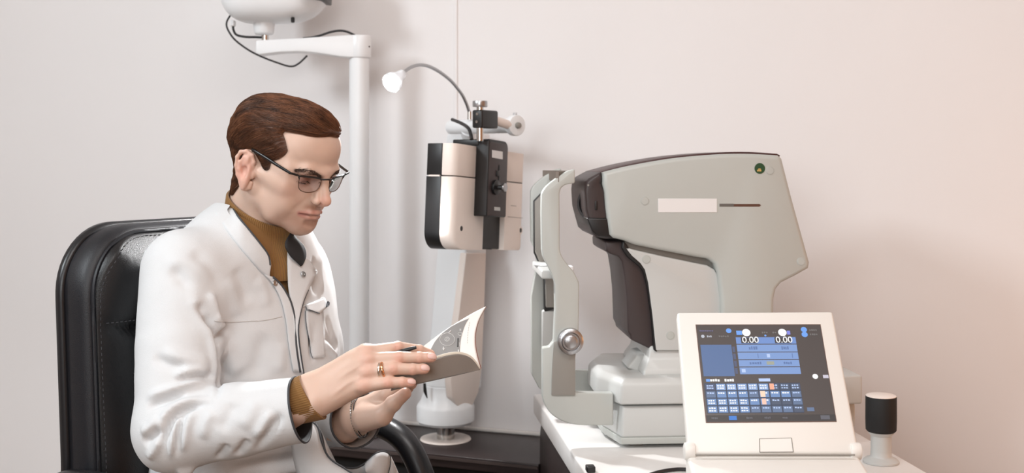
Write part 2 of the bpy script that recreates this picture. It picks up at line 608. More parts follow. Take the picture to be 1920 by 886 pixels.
# ------------------------------------------------------------------ chart projector on its pole
PD = 2.75
pole_b = on_plane(673.5, 816, (0, 0, DESK_Z), UP)
PD = pole_b.y
stand = empty('projector_stand', pole_b, 'tall white pole with horizontal arm holding up the projector above the man', 'pole stand')
z_arm0, z_arm1 = P(675, 109, PD).z, P(675, 67.5, PD).z
obj('pole', cyl(pole_b + UP * 0.001, Vector((pole_b.x, pole_b.y, z_arm0 + 0.01)), 0.0232, 40), M_WHITE, stand)
obj('base_flange', cyl(pole_b + UP * 0.0005, pole_b + UP * 0.014, 0.05, 40, bev=0.004), M_WHITE, stand)
armpoly = [P(484, 78, PD), P(490, 77, PD), P(570, 73, PD), P(655, 67.5, PD), P(680, 67.5, PD), P(680, 109, PD), P(655, 109, PD), P(640, 107.5, PD),
           P(615, 103.5, PD), P(585, 99.5, PD), P(560, 98.5, PD), P(530, 99.5, PD), P(500, 103, PD), P(487, 105.5, PD), P(483, 103, PD)]
a_off = Vector((0, -0.024, 0))
obj('arm', prism([p + a_off for p in armpoly], (0, 0.048, 0), bev=0.005), M_WHITE, stand, 40)
pc = Vector((pole_b.x + 0.001, pole_b.y, 0))
obj('arm_end_cap', cyl(pc + UP * (z_arm0 - 0.001), pc + UP * (z_arm1 + 0.001), 0.0268, 48, bev=0.004), M_WHITE, stand, 50)
obj('set_screw', cyl(pc + Vector((0.024, -0.0125, (z_arm0 + z_arm1) / 2)), pc + Vector((0.0246, -0.0130, (z_arm0 + z_arm1) / 2)), 0.002, 10), M_INK, stand)
obj('pivot_shaft', cyl(P(497, 80, PD), P(497, 66.2, PD), 0.0085, 24), M_CHROME, stand)

# projector body : rounded lofted shell, long axis across the frame
prj_c = P(515, -28, PD)
proj = empty('chart_projector', prj_c - UP * 0.09, 'rounded white chart projector at the top edge on the pole arm', 'projector')
def proj_shell():
    bm = bmesh.new()
    rings = []
    NX, NS = 40, 48
    for i in range(NX + 1):
        t = i / NX
        x = -0.1275 + 0.255 * t
        # half height below / above and half depth along the length
        lo = 0.090 * (1 - abs((t - 0.40) / 0.60 if t > 0.40 else (0.40 - t) / 0.40) ** 3.6) ** 0.5
        hi = 0.085 * (1 - abs(2 * t - 1) ** 3.0) ** 0.45
        if t > 0.8:
            hi = max(hi, 0.05)
            lo = max(lo, 0.030)
        hd = 0.085 * (1 - abs(2 * t - 1) ** 3.2) ** 0.45
        if t > 0.8:
            hd = max(hd, 0.055)
        rings.append([])
        for k in range(NS):
            a = 2 * math.pi * k / NS
            ca, sa = math.cos(a), math.sin(a)
            ex = 0.62
            y = hd * abs(ca) ** ex * (1 if ca >= 0 else -1)
            zz = (hi if sa > 0 else lo) * abs(sa) ** ex * (1 if sa >= 0 else -1)
            rings[-1].append(bm.verts.new(prj_c + Vector((x, y, zz))))
    for a, b in zip(rings, rings[1:]):
        for k in range(NS):
            bm.faces.new((a[k], a[(k + 1) % NS], b[(k + 1) % NS], b[k]))
    bm.faces.new(rings[0][::-1])
    bm.faces.new(rings[-1])
    bmesh.ops.remove_doubles(bm, verts=bm.verts, dist=0.0003)
    return bm
obj('body', proj_shell(), M_WHITE, proj, 50)
lensw = [P(570, -14, PD), P(619, -14, PD), P(618, 7.5, PD), P(606, 6, PD), P(585, 4.5, PD), P(574, 1, PD), P(570, -5, PD)]
obj('lens_window', prism([p + Vector((0, -0.096, 0)) for p in lensw], (0, 0.13, 0), bev=0.003), M_BLACK, proj)
seam = catmull([P(618, 8, PD), P(606, 22, PD), P(585, 33, PD), P(560, 41, PD)], 6)
fb = [p + Vector((0, -0.072, 0)) for p in seam]
foot = lathe(P(495, 66, PD), UP, [(0.012, 0), (0.020, 0.002), (0.0225, 0.006), (0.0255, 0.03), (0.024, 0.045)], 40)
obj('pivot_foot', foot, M_WHITE, proj, 50)
obj('sensor_hole', cyl(P(549, 40.5, PD - 0.055), P(549, 34, PD - 0.05), 0.0045, 20), M_BLACK, proj)
obj('cable_socket', box(P(437, 44, PD), (1, 0, 0), (0, 1, 0), UP, 0.009, 0.02, 0.014, bev=0.002), M_WHITE, proj)
def cable(name, pxs, r, label, d=PD, offs=None):
    pts = [P(x, y, d + (offs[i] if offs else 0)) for i, (x, y) in enumerate(pxs)]
    return tag(obj(name, tube(catmull(pts, 8), r, 8), M_CABLE, None, 60), label, 'cable')
cable('projector_cable', [(431, 30), (425, 42), (427, 55), (440, 74), (465, 93), (490, 106), (520, 117.5), (545, 124.5), (560, 119), (576, 104)],
      0.0022, 'thin black cable sagging in a loop under the white projector arm', offs=[-0.03, -0.05, -0.05, -0.05, -0.045, -0.04, -0.035, -0.03, -0.028, -0.0255])
cable('projector_lead', [(437, 48), (438, 57), (444, 65.5), (460, 69), (478, 69.5), (491, 70)],
      0.0028, 'short thick black lead joining projector and its chrome shaft')
cable('arm_cable', [(568, 72), (585, 70), (602, 66), (620, 60), (638, 57.5), (652, 60), (666, 66.5)],
      0.0027, 'black cable arching over the top of the white pole arm', offs=[0.012] * 7)

# ------------------------------------------------------------------ white swivel column that carries the phoropter
cb = on_plane(835.5, 823.5, (0, 0, DESK_Z), UP)
col = empty('phoropter_column', cb, 'white slanted swivel column standing on the dark desk', 'instrument arm')
CDp = cb.y
zz = lambda y: P(835, y, CDp).z
zf = lambda y, r=0.066: P(835, y, CDp - r).z
obj('base_plate', lathe(cb + UP * 0.0004, UP, [(0.058, 0), (0.059, 0.001), (0.0575, 0.004), (0.033, 0.0048), (0.030, 0.003)], 64), M_WHITE_W, col, 40)
obj('steel_tube', cyl(cb + UP * 0.003, cb + UP * 0.08, 0.0205, 40), M_CHROME, col)
h0 = zf(803) - cb.z
hous = [(0.05, h0 - 0.002), (0.062, h0), (0.0665, h0 + 0.006), (0.0668, zf(772) - cb.z), (0.064, zf(767) - cb.z), (0.0575, zf(760) - cb.z), (0.055, zf(752, 0.055) - cb.z),
        (0.0495, zf(740, 0.048) - cb.z), (0.0485, zf(732, 0.048) - cb.z), (0.0485, zf(728, 0.048) - cb.z), (0.0470, zf(727, 0.048) - cb.z), (0.0470, zf(726, 0.048) - cb.z), (0.0485, zf(725, 0.048) - cb.z), (0.047, zf(670, 0.048) - cb.z), (0.03, zf(660, 0.048) - cb.z)]
obj('housing', lathe(cb, UP, hous, 64), M_WHITE, col, 30)
# slanted arm: bottom and top sections
zb, zt = zz(742), zz(262)
kx = -CL
E1 = Vector((0.55, -0.83, 0)).normalized()      # towards the viewer
e_l = Vector((0.80, -0.60, 0)).normalized()      # runs along the lit face (left to mid edge)
e_r = Vector((0.66, 0.75, 0)).normalized()       # runs along the shaded face (mid to far edge)
def arm_sec(pl, pm, pr, y, dm):
    m = P(pm, y, dm)
    rl = ray(pl, y); rr_ = ray(pr, y)
    # walk from the mid edge along each face until it meets the wanted pixel column
    def hitx(px, dr):
        k = (px - CXP) / FPX
        t = (k * m.y - m.x) / (dr.x - k * dr.y)
        return m + dr * t
    l, r = hitx(pl, e_l), hitx(pr, e_r)
    return [l, m, r, l + (r - m)]
s0 = arm_sec(797, 862, 905, 735, CDp - 0.045)
s1 = arm_sec(818, 872, 914, 470, CDp - 0.02)
def lerp_sec(t):
    return [a + (b - a) * t for a, b in zip(s0, s1)]
arm = bmesh.new()
secs = [lerp_sec(t) for t in (-0.01, 0.25, 0.5, 0.75, 1.0, 1.3, 1.6, 1.85)]
R = [[arm.verts.new(p) for p in s] for s in secs]
for a, b in zip(R, R[1:]):
    for k in range(4):
        arm.faces.new((a[k], a[(k + 1) % 4], b[(k + 1) % 4], b[k]))
arm.faces.new(R[0][::-1]); arm.faces.new(R[-1])
bmesh.ops.recalc_face_normals(arm, faces=arm.faces)
bevel(arm, 0.008, 3, 30)
obj('slanted_arm', arm, M_WHITE, col, 40)
# rounded cover, run up the shaded face in beige to paint its shade
m0, r0 = s0[1], s0[2]
nrm = e_r.cross(UP).normalized()
if nrm.dot(CAM - m0) < 0: nrm = -nrm
cov = []
for (x, y) in ((874, 474), (912, 474), (909, 575), (906, 640), (904, 690), (898, 735), (888, 757), (873, 766), (860, 763), (848, 745), (845, 715), (853, 640), (862, 575)):
    cov.append(on_plane(x, y, m0 + nrm * 0.002, nrm))
obj('arm_shade_cover', prism(cov, -nrm * 0.02, bev=0.003), M_WHITE_W, col, 40)
obj('cable_slot', tube([P(796, 718, CDp - 0.052), P(797, 733, CDp - 0.052), P(801, 746, CDp - 0.056)], [0.003, 0.004, 0.001], 8), M_BLACK, col)
# horizontal cross arm at the top and its cap
A1 = P(964, 235, 2.52)
A0 = P(846, 238, 2.70)
ax = (A1 - A0).normalized()
obj('cross_arm', cyl(A0, A1, 0.0165, 40), M_WHITE, col)
obj('cross_arm_cap', cyl(A1 - ax * 0.006, A1 + ax * 0.012, 0.0225, 48, bev=0.003), M_WHITE, col)
obj('cap_knob', lathe(A1 + ax * 0.012, ax, [(0.007, 0), (0.006, 0.006), (0.003, 0.008), (0, 0.008)], 20), M_GREY_D, col)
for dx in (-0.004, 0.004):
    obj('cap_bolt', cyl(A1 + UP * 0.021 + ax * (dx + 0.003), A1 + UP * 0.0275 + ax * (dx + 0.003), 0.0016, 10), M_STEEL, col)
ap = secs[-1]
top_c = sum(ap, Vector()) / 4
obj('elbow_joint', tube([top_c - UP * 0.03, Vector((top_c.x, top_c.y, A0.z - 0.02)) , A0 * 0.72 + A1 * 0.28 - UP * 0.005], [0.018, 0.018, 0.0165], 16), M_WHITE, col, 60)

# ------------------------------------------------------------------ phoropter
pe = Vector((0.48, 0.877, 0)).normalized()
tilt = math.radians(-4.0)
PE = (pe * math.cos(tilt) + UP * math.sin(tilt)).normalized()      # along the front, near left to far right
PN = Vector((pe.y, -pe.x, 0)).normalized()                         # out of the front
PU = PN.cross(PE).normalized()
if PU.z < 0: PU = -PU
pf0 = P(855, 468, 2.37)                                            # near lower front corner
def php(px, py, n=0.0):
    return on_plane(px, py, pf0 + PN * n, PN)
pho = empty('phoropter', php(920, 468), 'cream and black phoropter head hanging from the swivel column', 'eye test instrument')
eL, eR = 0.0, (php(981, 468) - pf0).dot(PE)
TOPL = (php(855, 268) - pf0).dot(PU)
def pl(e, u, n):
    return pf0 + PE * e + PU * u + PN * n
SPLIT = (php(855, 329.5) - pf0).dot(PU)
cen0, cen1 = (php(905, 400) - pf0).dot(PE), (php(946, 440) - pf0).dot(PE)
TH = 0.066
def half_plan(e0, e1, n0, n1, rnd, side):
    """plan outline (e, n): rounded on the outer front edge"""
    pts = []
    K = 8
    if side < 0:
        for k in range(K + 1):
            a = math.pi / 2 * k / K
            pts.append((e0 + rnd * (1 - math.sin(a)), n1 - rnd * (1 - math.cos(a)) * 1.0))
        pts = [(e0 + rnd * (1 - math.cos(math.pi / 2 * k / K)), n1 - rnd * (1 - math.sin(math.pi / 2 * k / K))) for k in range(K + 1)]
        return pts + [(e1, n1), (e1, n0), (e0, n0)]
    pts = [(e1 - rnd * (1 - math.cos(math.pi / 2 * k / K)), n1 - rnd * (1 - math.sin(math.pi / 2 * k / K))) for k in range(K + 1)]
    return pts + [(e0, n1), (e0, n0), (e1, n0)]
def half_block(name, plan, u0, u1, m, side, cutr=0.0):
    # extruded along PU, lower outer corner rounded in the (e,u) plane via segments
    bm = bmesh.new()
    lv = []
    K = 10
    eo = plan[0][0] if side < 0 else max(p[0] for p in plan)
    us = []
    if cutr:
        us = [(u0 + cutr * (1 - math.cos(math.pi / 2 * k / K)), cutr * (1 - math.sin(math.pi / 2 * k / K))) for k in range(K + 1)]
    else:
        us = [(u0, 0.0)]
    us.append((u1, 0.0))
    inner = min(p[0] for p in plan) if side > 0 else max(p[0] for p in plan)
    width = abs(inner - eo)
    for u, cut in us:
        s = (width - cut) / width
        lv.append([bm.verts.new(pl(inner + (e - inner) * s, u, n)) for e, n in plan])
    n_ = len(plan)
    for a, b in zip(lv, lv[1:]):
        for i in range(n_):
            bm.faces.new((a[i], a[(i + 1) % n_], b[(i + 1) % n_], b[i]))
    bm.faces.new(lv[0]); bm.faces.new(lv[-1][::-1])
    bmesh.ops.recalc_face_normals(bm, faces=bm.faces)
    bevel(bm, 0.0015, 2, 40)
    return obj(name, bm, m, pho, 35)
eOut = -0.018
plL = half_plan(eOut, cen0 + 0.004, -0.030, 0.0, 0.018, -1)
plLb = half_plan(eOut, cen0 + 0.004, -TH, -0.031, 0.001, -1)
plR = half_plan(cen1 - 0.002, eR, -0.030, 0.0, 0.018, 1)
plRb = half_plan(cen1 - 0.002, eR, -TH, -0.031, 0.001, 1)
gap = 0.0012
for (pa, pb, s) in ((plL, plLb, -1), (plR, plRb, 1)):
    half_block('lower_cover', pa, 0.0, SPLIT - gap, M_WHITE_W, s, 0.035 if s < 0 else 0.012)
    half_block('upper_cover', pa, SPLIT + gap, TOPL, M_WHITE_W, s)
    half_block('lower_rear_case', pb, 0.0, SPLIT - gap, M_BLACK, s, 0.035 if s < 0 else 0.012)
    half_block('upper_rear_case', pb, SPLIT + gap, TOPL, M_BLACK, s)
core = [(eOut + 0.004, -TH + 0.004), (eR - 0.004, -TH + 0.004), (eR - 0.004, -0.006), (eOut + 0.016, -0.006)]
obj('seam_core', prism([pl(e, SPLIT - 0.006, n) for e, n in core], PU * 0.012), M_BLACK, pho)
obj('nose_gap', prism([pl(cen0 + 0.002, 0.002, -0.012), pl(cen1 + 0.004, 0.002, -0.012), pl(cen1 + 0.004, TOPL - 0.002, -0.012), pl(cen0 + 0.002, TOPL - 0.002, -0.012)], -PN * (TH - 0.014)), M_BLACK, pho)
obj('side_channel', prism([pl(eOut - 0.001, SPLIT + 0.0016, -TH + 0.006), pl(eOut - 0.001, SPLIT + 0.0016, -0.034), pl(eOut + 0.004, SPLIT + 0.0016, -0.034), pl(eOut + 0.004, SPLIT + 0.0016, -TH + 0.006)], PU * -0.0032), M_WHITE_W, pho)
# lens holes and seam line on the covers
for (x, y) in ((865, 428), (976, 431.5)):
    c = php(x, y)
    r_ = lathe(c - PN * 0.001, PN, [(0.0085, 0), (0.0085, 0.0016), (0.0055, 0.0016), (0.005, 0.0), (0.005, -0.0005)], 28)
    h = obj('aperture_ring', r_, M_WHITE_W, pho)
    obj('aperture', cyl(c - PN * 0.0015, c + PN * 0.0004, 0.0052, 24), M_BLACK, pho)
sm = bmesh.new()
for (x0, y0, x1, y1) in ((958, 385, 968, 386), (952, 406, 980, 408.5)):
    a, b = php(x0, y0, 0.0002), php(x1, y1, 0.0002)
    tube([a, b], 0.0005, 4, sm)
obj('cover_seam', sm, M_GREY_D, pho)
# black centre housing that stands proud of the covers
NP = 0.030
q = [php(915, 268, NP), php(951, 272, NP), php(951, 406, NP), php(915, 404, NP)]
e0 = (php(914.5, 330, NP) - pf0).dot(PE); e1 = (php(951, 330, NP) - pf0).dot(PE)
u1 = (php(930, 262, NP) - pf0).dot(PU); u0 = (php(930, 406, NP) - pf0).dot(PU)
rc = 0.014
prof = [(e0, u0), (e1, u0)] + [(e1 - rc * (1 - math.cos(math.pi / 2 * k / 6)), u1 - rc + rc * math.sin(math.pi / 2 * k / 6)) for k in range(7)] + [(e0 + 0.004, u1), (e0, u1 - 0.004)]
obj('centre_housing', prism([pl(e, u, NP) for e, u in prof], -PN * (NP + 0.008), bev=0.0025), M_BROWN if False else M_BLACK, pho, 40)
obj('centre_top_cap', prism([pl(e0 - 0.002, u1 - 0.014, 0.006), pl(e1, u1 - 0.014, 0.006), pl(e1, u1 - 0.002, 0.006), pl(e0 + 0.004, u1 - 0.001, 0.006), pl(e0 - 0.002, u1 - 0.001, 0.006)], -PN * TH * 0.95, bev=0.002), M_BLACK, pho, 40)
fpl = [(e0 + 0.003, u0 + 0.002), (e1 - 0.002, u0 + 0.002), (e1 - 0.002, u1 - 0.014), (e1 - 0.008, u1 - 0.006), (e0 + 0.008, u1 - 0.005), (e0 + 0.003, u1 - 0.010)]
obj('face_plate', prism([pl(e, u, NP + 0.0006) for e, u in fpl], -PN * 0.001, bev=0.0003), M_BROWN, pho)
NPp = NP + 0.0012
obj('name_label', prism([php(923, 281, NPp), php(942.5, 284, NPp), php(942.5, 298.5, NPp), php(923, 295, NPp)], -PN * 0.0006), M_LABEL, pho)
obj('small_label', prism([php(927, 387.5, NPp), php(938, 388.5, NPp), php(938, 395, NPp), php(927, 394, NPp)], -PN * 0.0006), M_GREY_L, pho)
sb = bmesh.new()
a, b = php(934.5, 309, NP), php(934.5, 351, NP)
box((a + b) / 2, PE, PU, PN, 0.003, (a - b).length, 0.004, sb)
obj('slider_slot', sb, M_BLACK, pho)
a = php(932, 325, NP)
obj('slider', box(a, PE, PU, PN, 0.010, 0.012, 0.008, bev=0.001), M_BLACK, pho)
k0, k1 = php(927, 351, NP), php(925, 351, NP)
kn = lathe(k0, PN, [(0.015, 0), (0.0155, 0.002), (0.0155, 0.007), (0.008, 0.0085), (0.005, 0.010), (0.005, 0.022)], 32)
kb = obj('adjusting_knob', kn, M_BLACK, pho)
obj('knob_cap', lathe(k0 + PN * 0.022, PN, [(0.0085, 0), (0.009, 0.001), (0.009, 0.004), (0.008, 0.005), (0, 0.005)], 32), M_STEEL, kb)
# hanger: chrome rod, black clamp, knurled knob, connecting rod
hr = P(900, 262, 2.42)
obj('hanger_rod', cyl(Vector((hr.x, hr.y, P(900, 264, 2.42).z)), Vector((hr.x, hr.y, P(900, 199, 2.42).z)), 0.0075, 28), M_CHROME, pho)
kz0, kz1 = P(900, 200.5, 2.42).z, P(900, 189, 2.42).z
obj('hanger_knob', cyl(Vector((hr.x, hr.y, kz0)), Vector((hr.x, hr.y, kz1)), 0.0155, 36, bev=0.0012), M_STEEL, pho)
bx = Vector((0.52, 0.854, 0)).normalized()
by = Vector((bx.y, -bx.x, 0))
cz0, cz1 = P(900, 240, 2.42).z, P(900, 206, 2.42).z
bc = Vector((hr.x, hr.y, (cz0 + cz1) / 2))
obj('clamp_block', box(bc + bx * 0.020, bx, by, UP, 0.064, 0.025, cz1 - cz0, bev=0.004), M_BLACK, pho, 40)
cf = bc + bx * 0.052
obj('connecting_rod', cyl(cf - bx * 0.002, A1 - bx * 0.004 + Vector((0, 0.004, -0.002)), 0.0095, 28), M_WHITE_W, pho)
for (x, y) in ((895, 213.5), (894, 228)):
    c = on_plane(x, y, bc - bx * 0.0122, -bx)
    obj('clamp_screw', cyl(c + bx * 0.002, c - bx * 0.0012, 0.0028, 12), M_CHROME, pho)
cable('phoropter_cable', [(848, 224), (856, 227), (868, 232.5), (878, 240), (882, 249), (884.5, 261)], 0.0038,
      'thick black cable curving into the top of the phoropter', 2.43, [0.12, 0.09, 0.05, 0.01, 0.0, -0.01])

# ------------------------------------------------------------------ gooseneck lamp
LD = 2.62
lamp = empty('gooseneck_lamp', P(880, 222, 2.62), 'lit gooseneck lamp with clear round head on thin chrome neck', 'lamp')
gp = [(880.5, 222), (880, 212), (876, 198), (868, 180), (858, 166), (846, 152), (833, 141), (819, 131.5), (803, 124), (787, 121.5), (773, 125), (762, 131.5), (753, 139)]
obj('gooseneck', tube(catmull([P(x, y, LD - 0.0018 * max(0, 880 - x)) for x, y in gp], 10), 0.0037, 10), M_STEEL, lamp, 60)
obj('neck_ferrule', cyl(P(880.3, 224, LD), P(880.3, 209, LD), 0.0048, 20), M_CHROME, lamp)
hd0, hd1 = P(756, 137, LD - 0.225), P(721, 166, LD - 0.270)
hx = (hd1 - hd0).normalized()
M_CLEAR = mat('lamp_clear_plastic', srgb(236, 238, 240), 0.25, trans=0.35, ior=1.3)
obj('lamp_head', lathe(hd0, hx, [(0.004, 0), (0.009, 0.002), (0.0105, 0.008), (0.0115, 0.018), (0.0185, 0.030), (0.0205, 0.036), (0.0205, 0.044), (0.019, 0.044), (0.017, 0.034), (0.004, 0.03)], 36), M_CLEAR, lamp, 40)
M_LED = mat('lamp_led_lens', srgb(255, 255, 255), 0.4, emit=(1, 1, 1, 1), estr=24)
obj('led_lens', lathe(hd0 + hx * 0.037, hx, [(0.0168, 0), (0.0182, 0.004), (0.0172, 0.0095), (0.011, 0.0145), (0, 0.0165)], 32), M_LED, lamp, 60)
dlt = bpy.data.lights.new('lamp_spot', 'SPOT')
dlt.energy = 26.0
dlt.spot_size = math.radians(165)
dlt.shadow_soft_size = 0.02
lo = bpy.data.objects.new('lamp_spot', dlt)
COL.objects.link(lo)
lo.location = hd0 + hx * 0.06
lo.rotation_euler = (-hx).to_track_quat('Z', 'Y').to_euler()
# ------------------------------------------------------------------ autorefractor
RB = math.radians(4)
RU = Vector((math.cos(RB), math.sin(RB), 0))
RV = Vector((-math.sin(RB), math.cos(RB), 0))
RO = P(1165, 840, 2.035); RO.z = TZ

def rp(px, py, v=0.0):
    return on_plane(px, py, RO + RV * v, RV)
def rl(u, v, z):
    return RO + RU * u + RV * v + UP * z
def ruz(px, py, v=0.0):
    p = rp(px, py, v) - RO
    return p.dot(RU), p.z
ref = empty('autorefractor', rl(0.2, 0.15, 0), 'large grey autorefractor with chin rest standing on the white table', 'eye test instrument')

def rprism(name, pxs, v0, v1, m, bev=0.004, seg=3, parent=ref, smooth=40, sel=None, vp=None):
    """polygon of pixels on the plane v=vp (default v0) pushed to v1"""
    vp = v0 if vp is None else vp
    pts = [rp(x, y, vp) + RV * (v0 - vp) for x, y in pxs]
    return obj(name, prism(pts, RV * (v1 - v0), bev=bev, seg=seg, sel=sel), m, parent, smooth)

def smooth_px(pts, n=4):
    return [(p.x, p.y) for p in catmull([Vector((x, y, 0)) for x, y in pts], n)]

# lower base box
uR = ruz(1614, 800)[0]
zb0, zb1, zb2 = ruz(1165, 833)[1], ruz(1165, 820)[1], ruz(1165, 762)[1]
def plan_box(name, u0, u1, v0, v1, z0, z1, m, r, bev=0.004, taper=0.0, parent=ref):
    """rounded plan, optional inward taper at the top"""
    def ring(z, i):
        pts = []
        for cu, cv, a0 in ((u1 - r, v1 - r, 0), (u0 + r, v1 - r, 90), (u0 + r, v0 + r, 180), (u1 - r, v0 + r, 270)):
            for k in range(7):
                a = math.radians(a0 + 15 * k)
                pts.append((cu + (r - i) * math.cos(a), cv + (r - i) * math.sin(a)))
        return [bm.verts.new(rl(a, b, z)) for a, b in pts]
    bm = bmesh.new()
    R = [ring(z0, bev), ring(z0 + bev, 0)]
    if taper:
        zt, ti = taper
        R += [ring(z1 - zt, 0), ring(z1 - bev * 0.3, ti - bev * 0.3), ring(z1, ti + bev)] if ti < r else []
    else:
        R += [ring(z1 - bev, 0), ring(z1 - bev * 0.3, bev * 0.3), ring(z1, bev)]
    for a, b in zip(R, R[1:]):
        n = len(a)
        for i in range(n):
            bm.faces.new((a[i], a[(i + 1) % n], b[(i + 1) % n], b[i]))
    bm.faces.new(R[0][::-1]); bm.faces.new(R[-1])
    return obj(name, bm, m, parent, 45)

def plan_poly(name, pts, levels, m, bev=0.004, parent=ref):
    """plan outline lofted through (z, inset) levels"""
    bm = bmesh.new()
    cu = sum(p_[0] for p_ in pts) / len(pts); cv_ = sum(p_[1] for p_ in pts) / len(pts)
    R = []
    for z, ins_ in levels:
        row = []
        n = len(pts)
        for i in range(n):
            a, b, c = Vector((*pts[i - 1], 0)), Vector((*pts[i], 0)), Vector((*pts[(i + 1) % n], 0))
            n1 = (b - a).normalized(); n2 = (c - b).normalized()
            m1 = Vector((-n1.y, n1.x, 0)); m2 = Vector((-n2.y, n2.x, 0))
            d = (m1 + m2) / max(0.3, (1 + m1.dot(m2)))
            q = b + d * ins_
            row.append(bm.verts.new(rl(q.x, q.y, z)))
        R.append(row)
    for a, b in zip(R, R[1:]):
        n = len(a)
        for i in range(n):
            bm.faces.new((a[i], a[(i + 1) % n], b[(i + 1) % n], b[i]))
    bm.faces.new(R[0][::-1]); bm.faces.new(R[-1])
    bmesh.ops.recalc_face_normals(bm, faces=bm.faces)
    bevel(bm, bev, 3, 18)
    return obj(name, bm, m, parent, 40)
base_pl = [(0.0, 0.0), (uR - 0.03, 0.0), (uR, 0.05), (uR, 0.235), (uR - 0.03, 0.285), (0.0, 0.285), (-0.020, 0.205), (-0.020, 0.09)]
plan_poly('lower_base', base_pl, [(zb1 - 0.001, 0), (zb2, 0.004)], M_GREY_L, 0.005)
plan_poly('base_rim', base_pl, [(zb0, -0.001), (zb1, -0.002)], M_GREY, 0.002)
for u_, v_ in ((0.03, 0.03), (uR - 0.04, 0.03), (0.03, 0.255), (uR - 0.04, 0.255)):
    obj('foot', lathe(rl(u_, v_, 0.0003), UP, [(0.014, 0), (0.017, 0.003), (0.017, zb0 - 0.0005)], 24), M_GREY_D, ref)
# upper stage that slides on it
zs0, zs1 = ruz(1165, 757)[1], ruz(1165, 714)[1]
uS = ruz(1587, 740)[0]
stage_pl = [(-0.002, -0.004), (uS - 0.02, -0.004), (uS, 0.04), (uS, 0.245), (uS - 0.02, 0.285), (-0.002, 0.285), (-0.033, 0.20), (-0.033, 0.085)]
plan_poly('sliding_stage', stage_pl, [(zs0 - 0.001, 0), (zs1 - 0.006, 0.002), (zs1 + 0.004, 0.011)], M_GREY_L, 0.004)
plan_box('stage_shadow_gap', 0.008, uS - 0.02, 0.018, 0.265, zb2 - 0.002, zs0 + 0.002, M_BLACK, 0.02, 0.002)
# stage right end, beyond the control screen
se = bmesh.new()
for (x0, x1, y0, y1, v0, v1) in ((1500, 1617, 705, 757, 0.03, 0.22), (1500, 1604, 757, 800, 0.06, 0.2)):
    a, b = rp(x0, y0, v0), rp(x1, y1, v0)
    u0_, z1_ = (a - RO).dot(RU), a.z - TZ
    u1_, z0_ = (b - RO).dot(RU), b.z - TZ
    prism([rl(u0_, v0, z0_), rl(u1_, v0, z0_), rl(u1_, v0, z1_), rl(u0_, v0, z1_)], RV * (v1 - v0), se, 0.004)
obj('operator_end', se, M_GREY_L, ref, 40)
# turret between stage and neck
t = bmesh.new()
uz = lambda x, y, v: ruz(x, y, v)
ta0, ta1 = uz(1214, 712, 0.02), uz(1216, 655, 0.05)
zz0, zz1 = zs1 + 0.002, ruz(1225, 652, 0.05)[1]
secs = [(ta0[0] - 0.006, 0.030, zz0), (ta0[0] - 0.004, 0.032, zz0 + 0.010), (ta0[0] + 0.006, 0.046, zz0 + 0.028), (ta0[0] + 0.010, 0.050, zz1 + 0.004)]
Rg = []
for u_, v_, z_ in secs:
    ur = uz(1440, 700, 0.05)[0] - (u_ - secs[0][0])
    Rg.append([t.verts.new(rl(*p)) for p in ((u_, v_, z_), (ur, v_, z_), (ur, 0.25 - v_ + 0.03, z_), (u_, 0.25 - v_ + 0.03, z_))])
for a, b in zip(Rg, Rg[1:]):
    for k in range(4):
        t.faces.new((a[k], a[(k + 1) % 4], b[(k + 1) % 4], b[k]))
t.faces.new(Rg[0][::-1]); t.faces.new(Rg[-1])
bmesh.ops.recalc_face_normals(t, faces=t.faces)
bevel(t, 0.004, 3, 20)
obj('turret', t, M_GREY_L, ref, 40)
wed = [(1176, 690), (1196, 664), (1210, 662), (1214, 690), (1205, 700)]
rprism('turret_wedge', wed, 0.085, 0.16, M_GREY_L, 0.004)

# upper housing (head and rear column in one) -----------------------------------
VN = 0.030
top = smooth_px([(1131, 323), (1180, 311), (1260, 297), (1340, 289.5), (1400, 288), (1460, 291)], 5)
head_px = top + [(1467, 297), (1485, 368), (1519, 492), (1517, 503), (1492, 517), (1466, 530), (1456, 542), (1452, 560), (1451, 657),
                 (1353, 657), (1352, 560), (1346, 510), (1340, 494), (1328, 485), (1300, 480.5), (1240, 469), (1190, 458.5), (1168, 450), (1150, 446),
                 (1143, 440), (1139, 410), (1136, 385), (1134, 360), (1131, 345)]
def top_edge(e):
    return True
def big_bevel_prism(pxs, v0, v1, w_big, w_small, big_test):
    pts = [rp(x, y, v0) for x, y in pxs]
    bm = prism(pts, RV * (v1 - v0))
    o0 = (RO + RV * v0)
    near = [e for e in bm.edges if all(abs((v.co - o0).dot(RV)) < 1e-5 for v in e.verts)]
    far = [e for e in bm.edges if all(abs((v.co - o0).dot(RV) - (v1 - v0)) < 1e-5 for v in e.verts)]
    bmesh.ops.bevel(bm, geom=near + far, offset=w_big, segments=3, profile=0.5, affect='EDGES', clamp_overlap=True)
    return bm
hb = big_bevel_prism(head_px, VN, VN + 0.215, 0.0135, 0.003, None)
obj('upper_housing', hb, M_GREY, ref, 40)
neck_px = [(1172, 463), (1190, 468), (1240, 479.5), (1300, 492), (1326, 497), (1340, 505), (1351, 526), (1358, 560), (1362, 657), (1229, 657),
           (1227, 640), (1222, 590), (1214, 530), (1208, 506), (1200, 494), (1184, 480), (1176, 470)]
nb = big_bevel_prism(neck_px, VN + 0.012, VN + 0.203, 0.008, 0.003, None)
obj('neck_housing', nb, M_GREY_L, ref, 40)
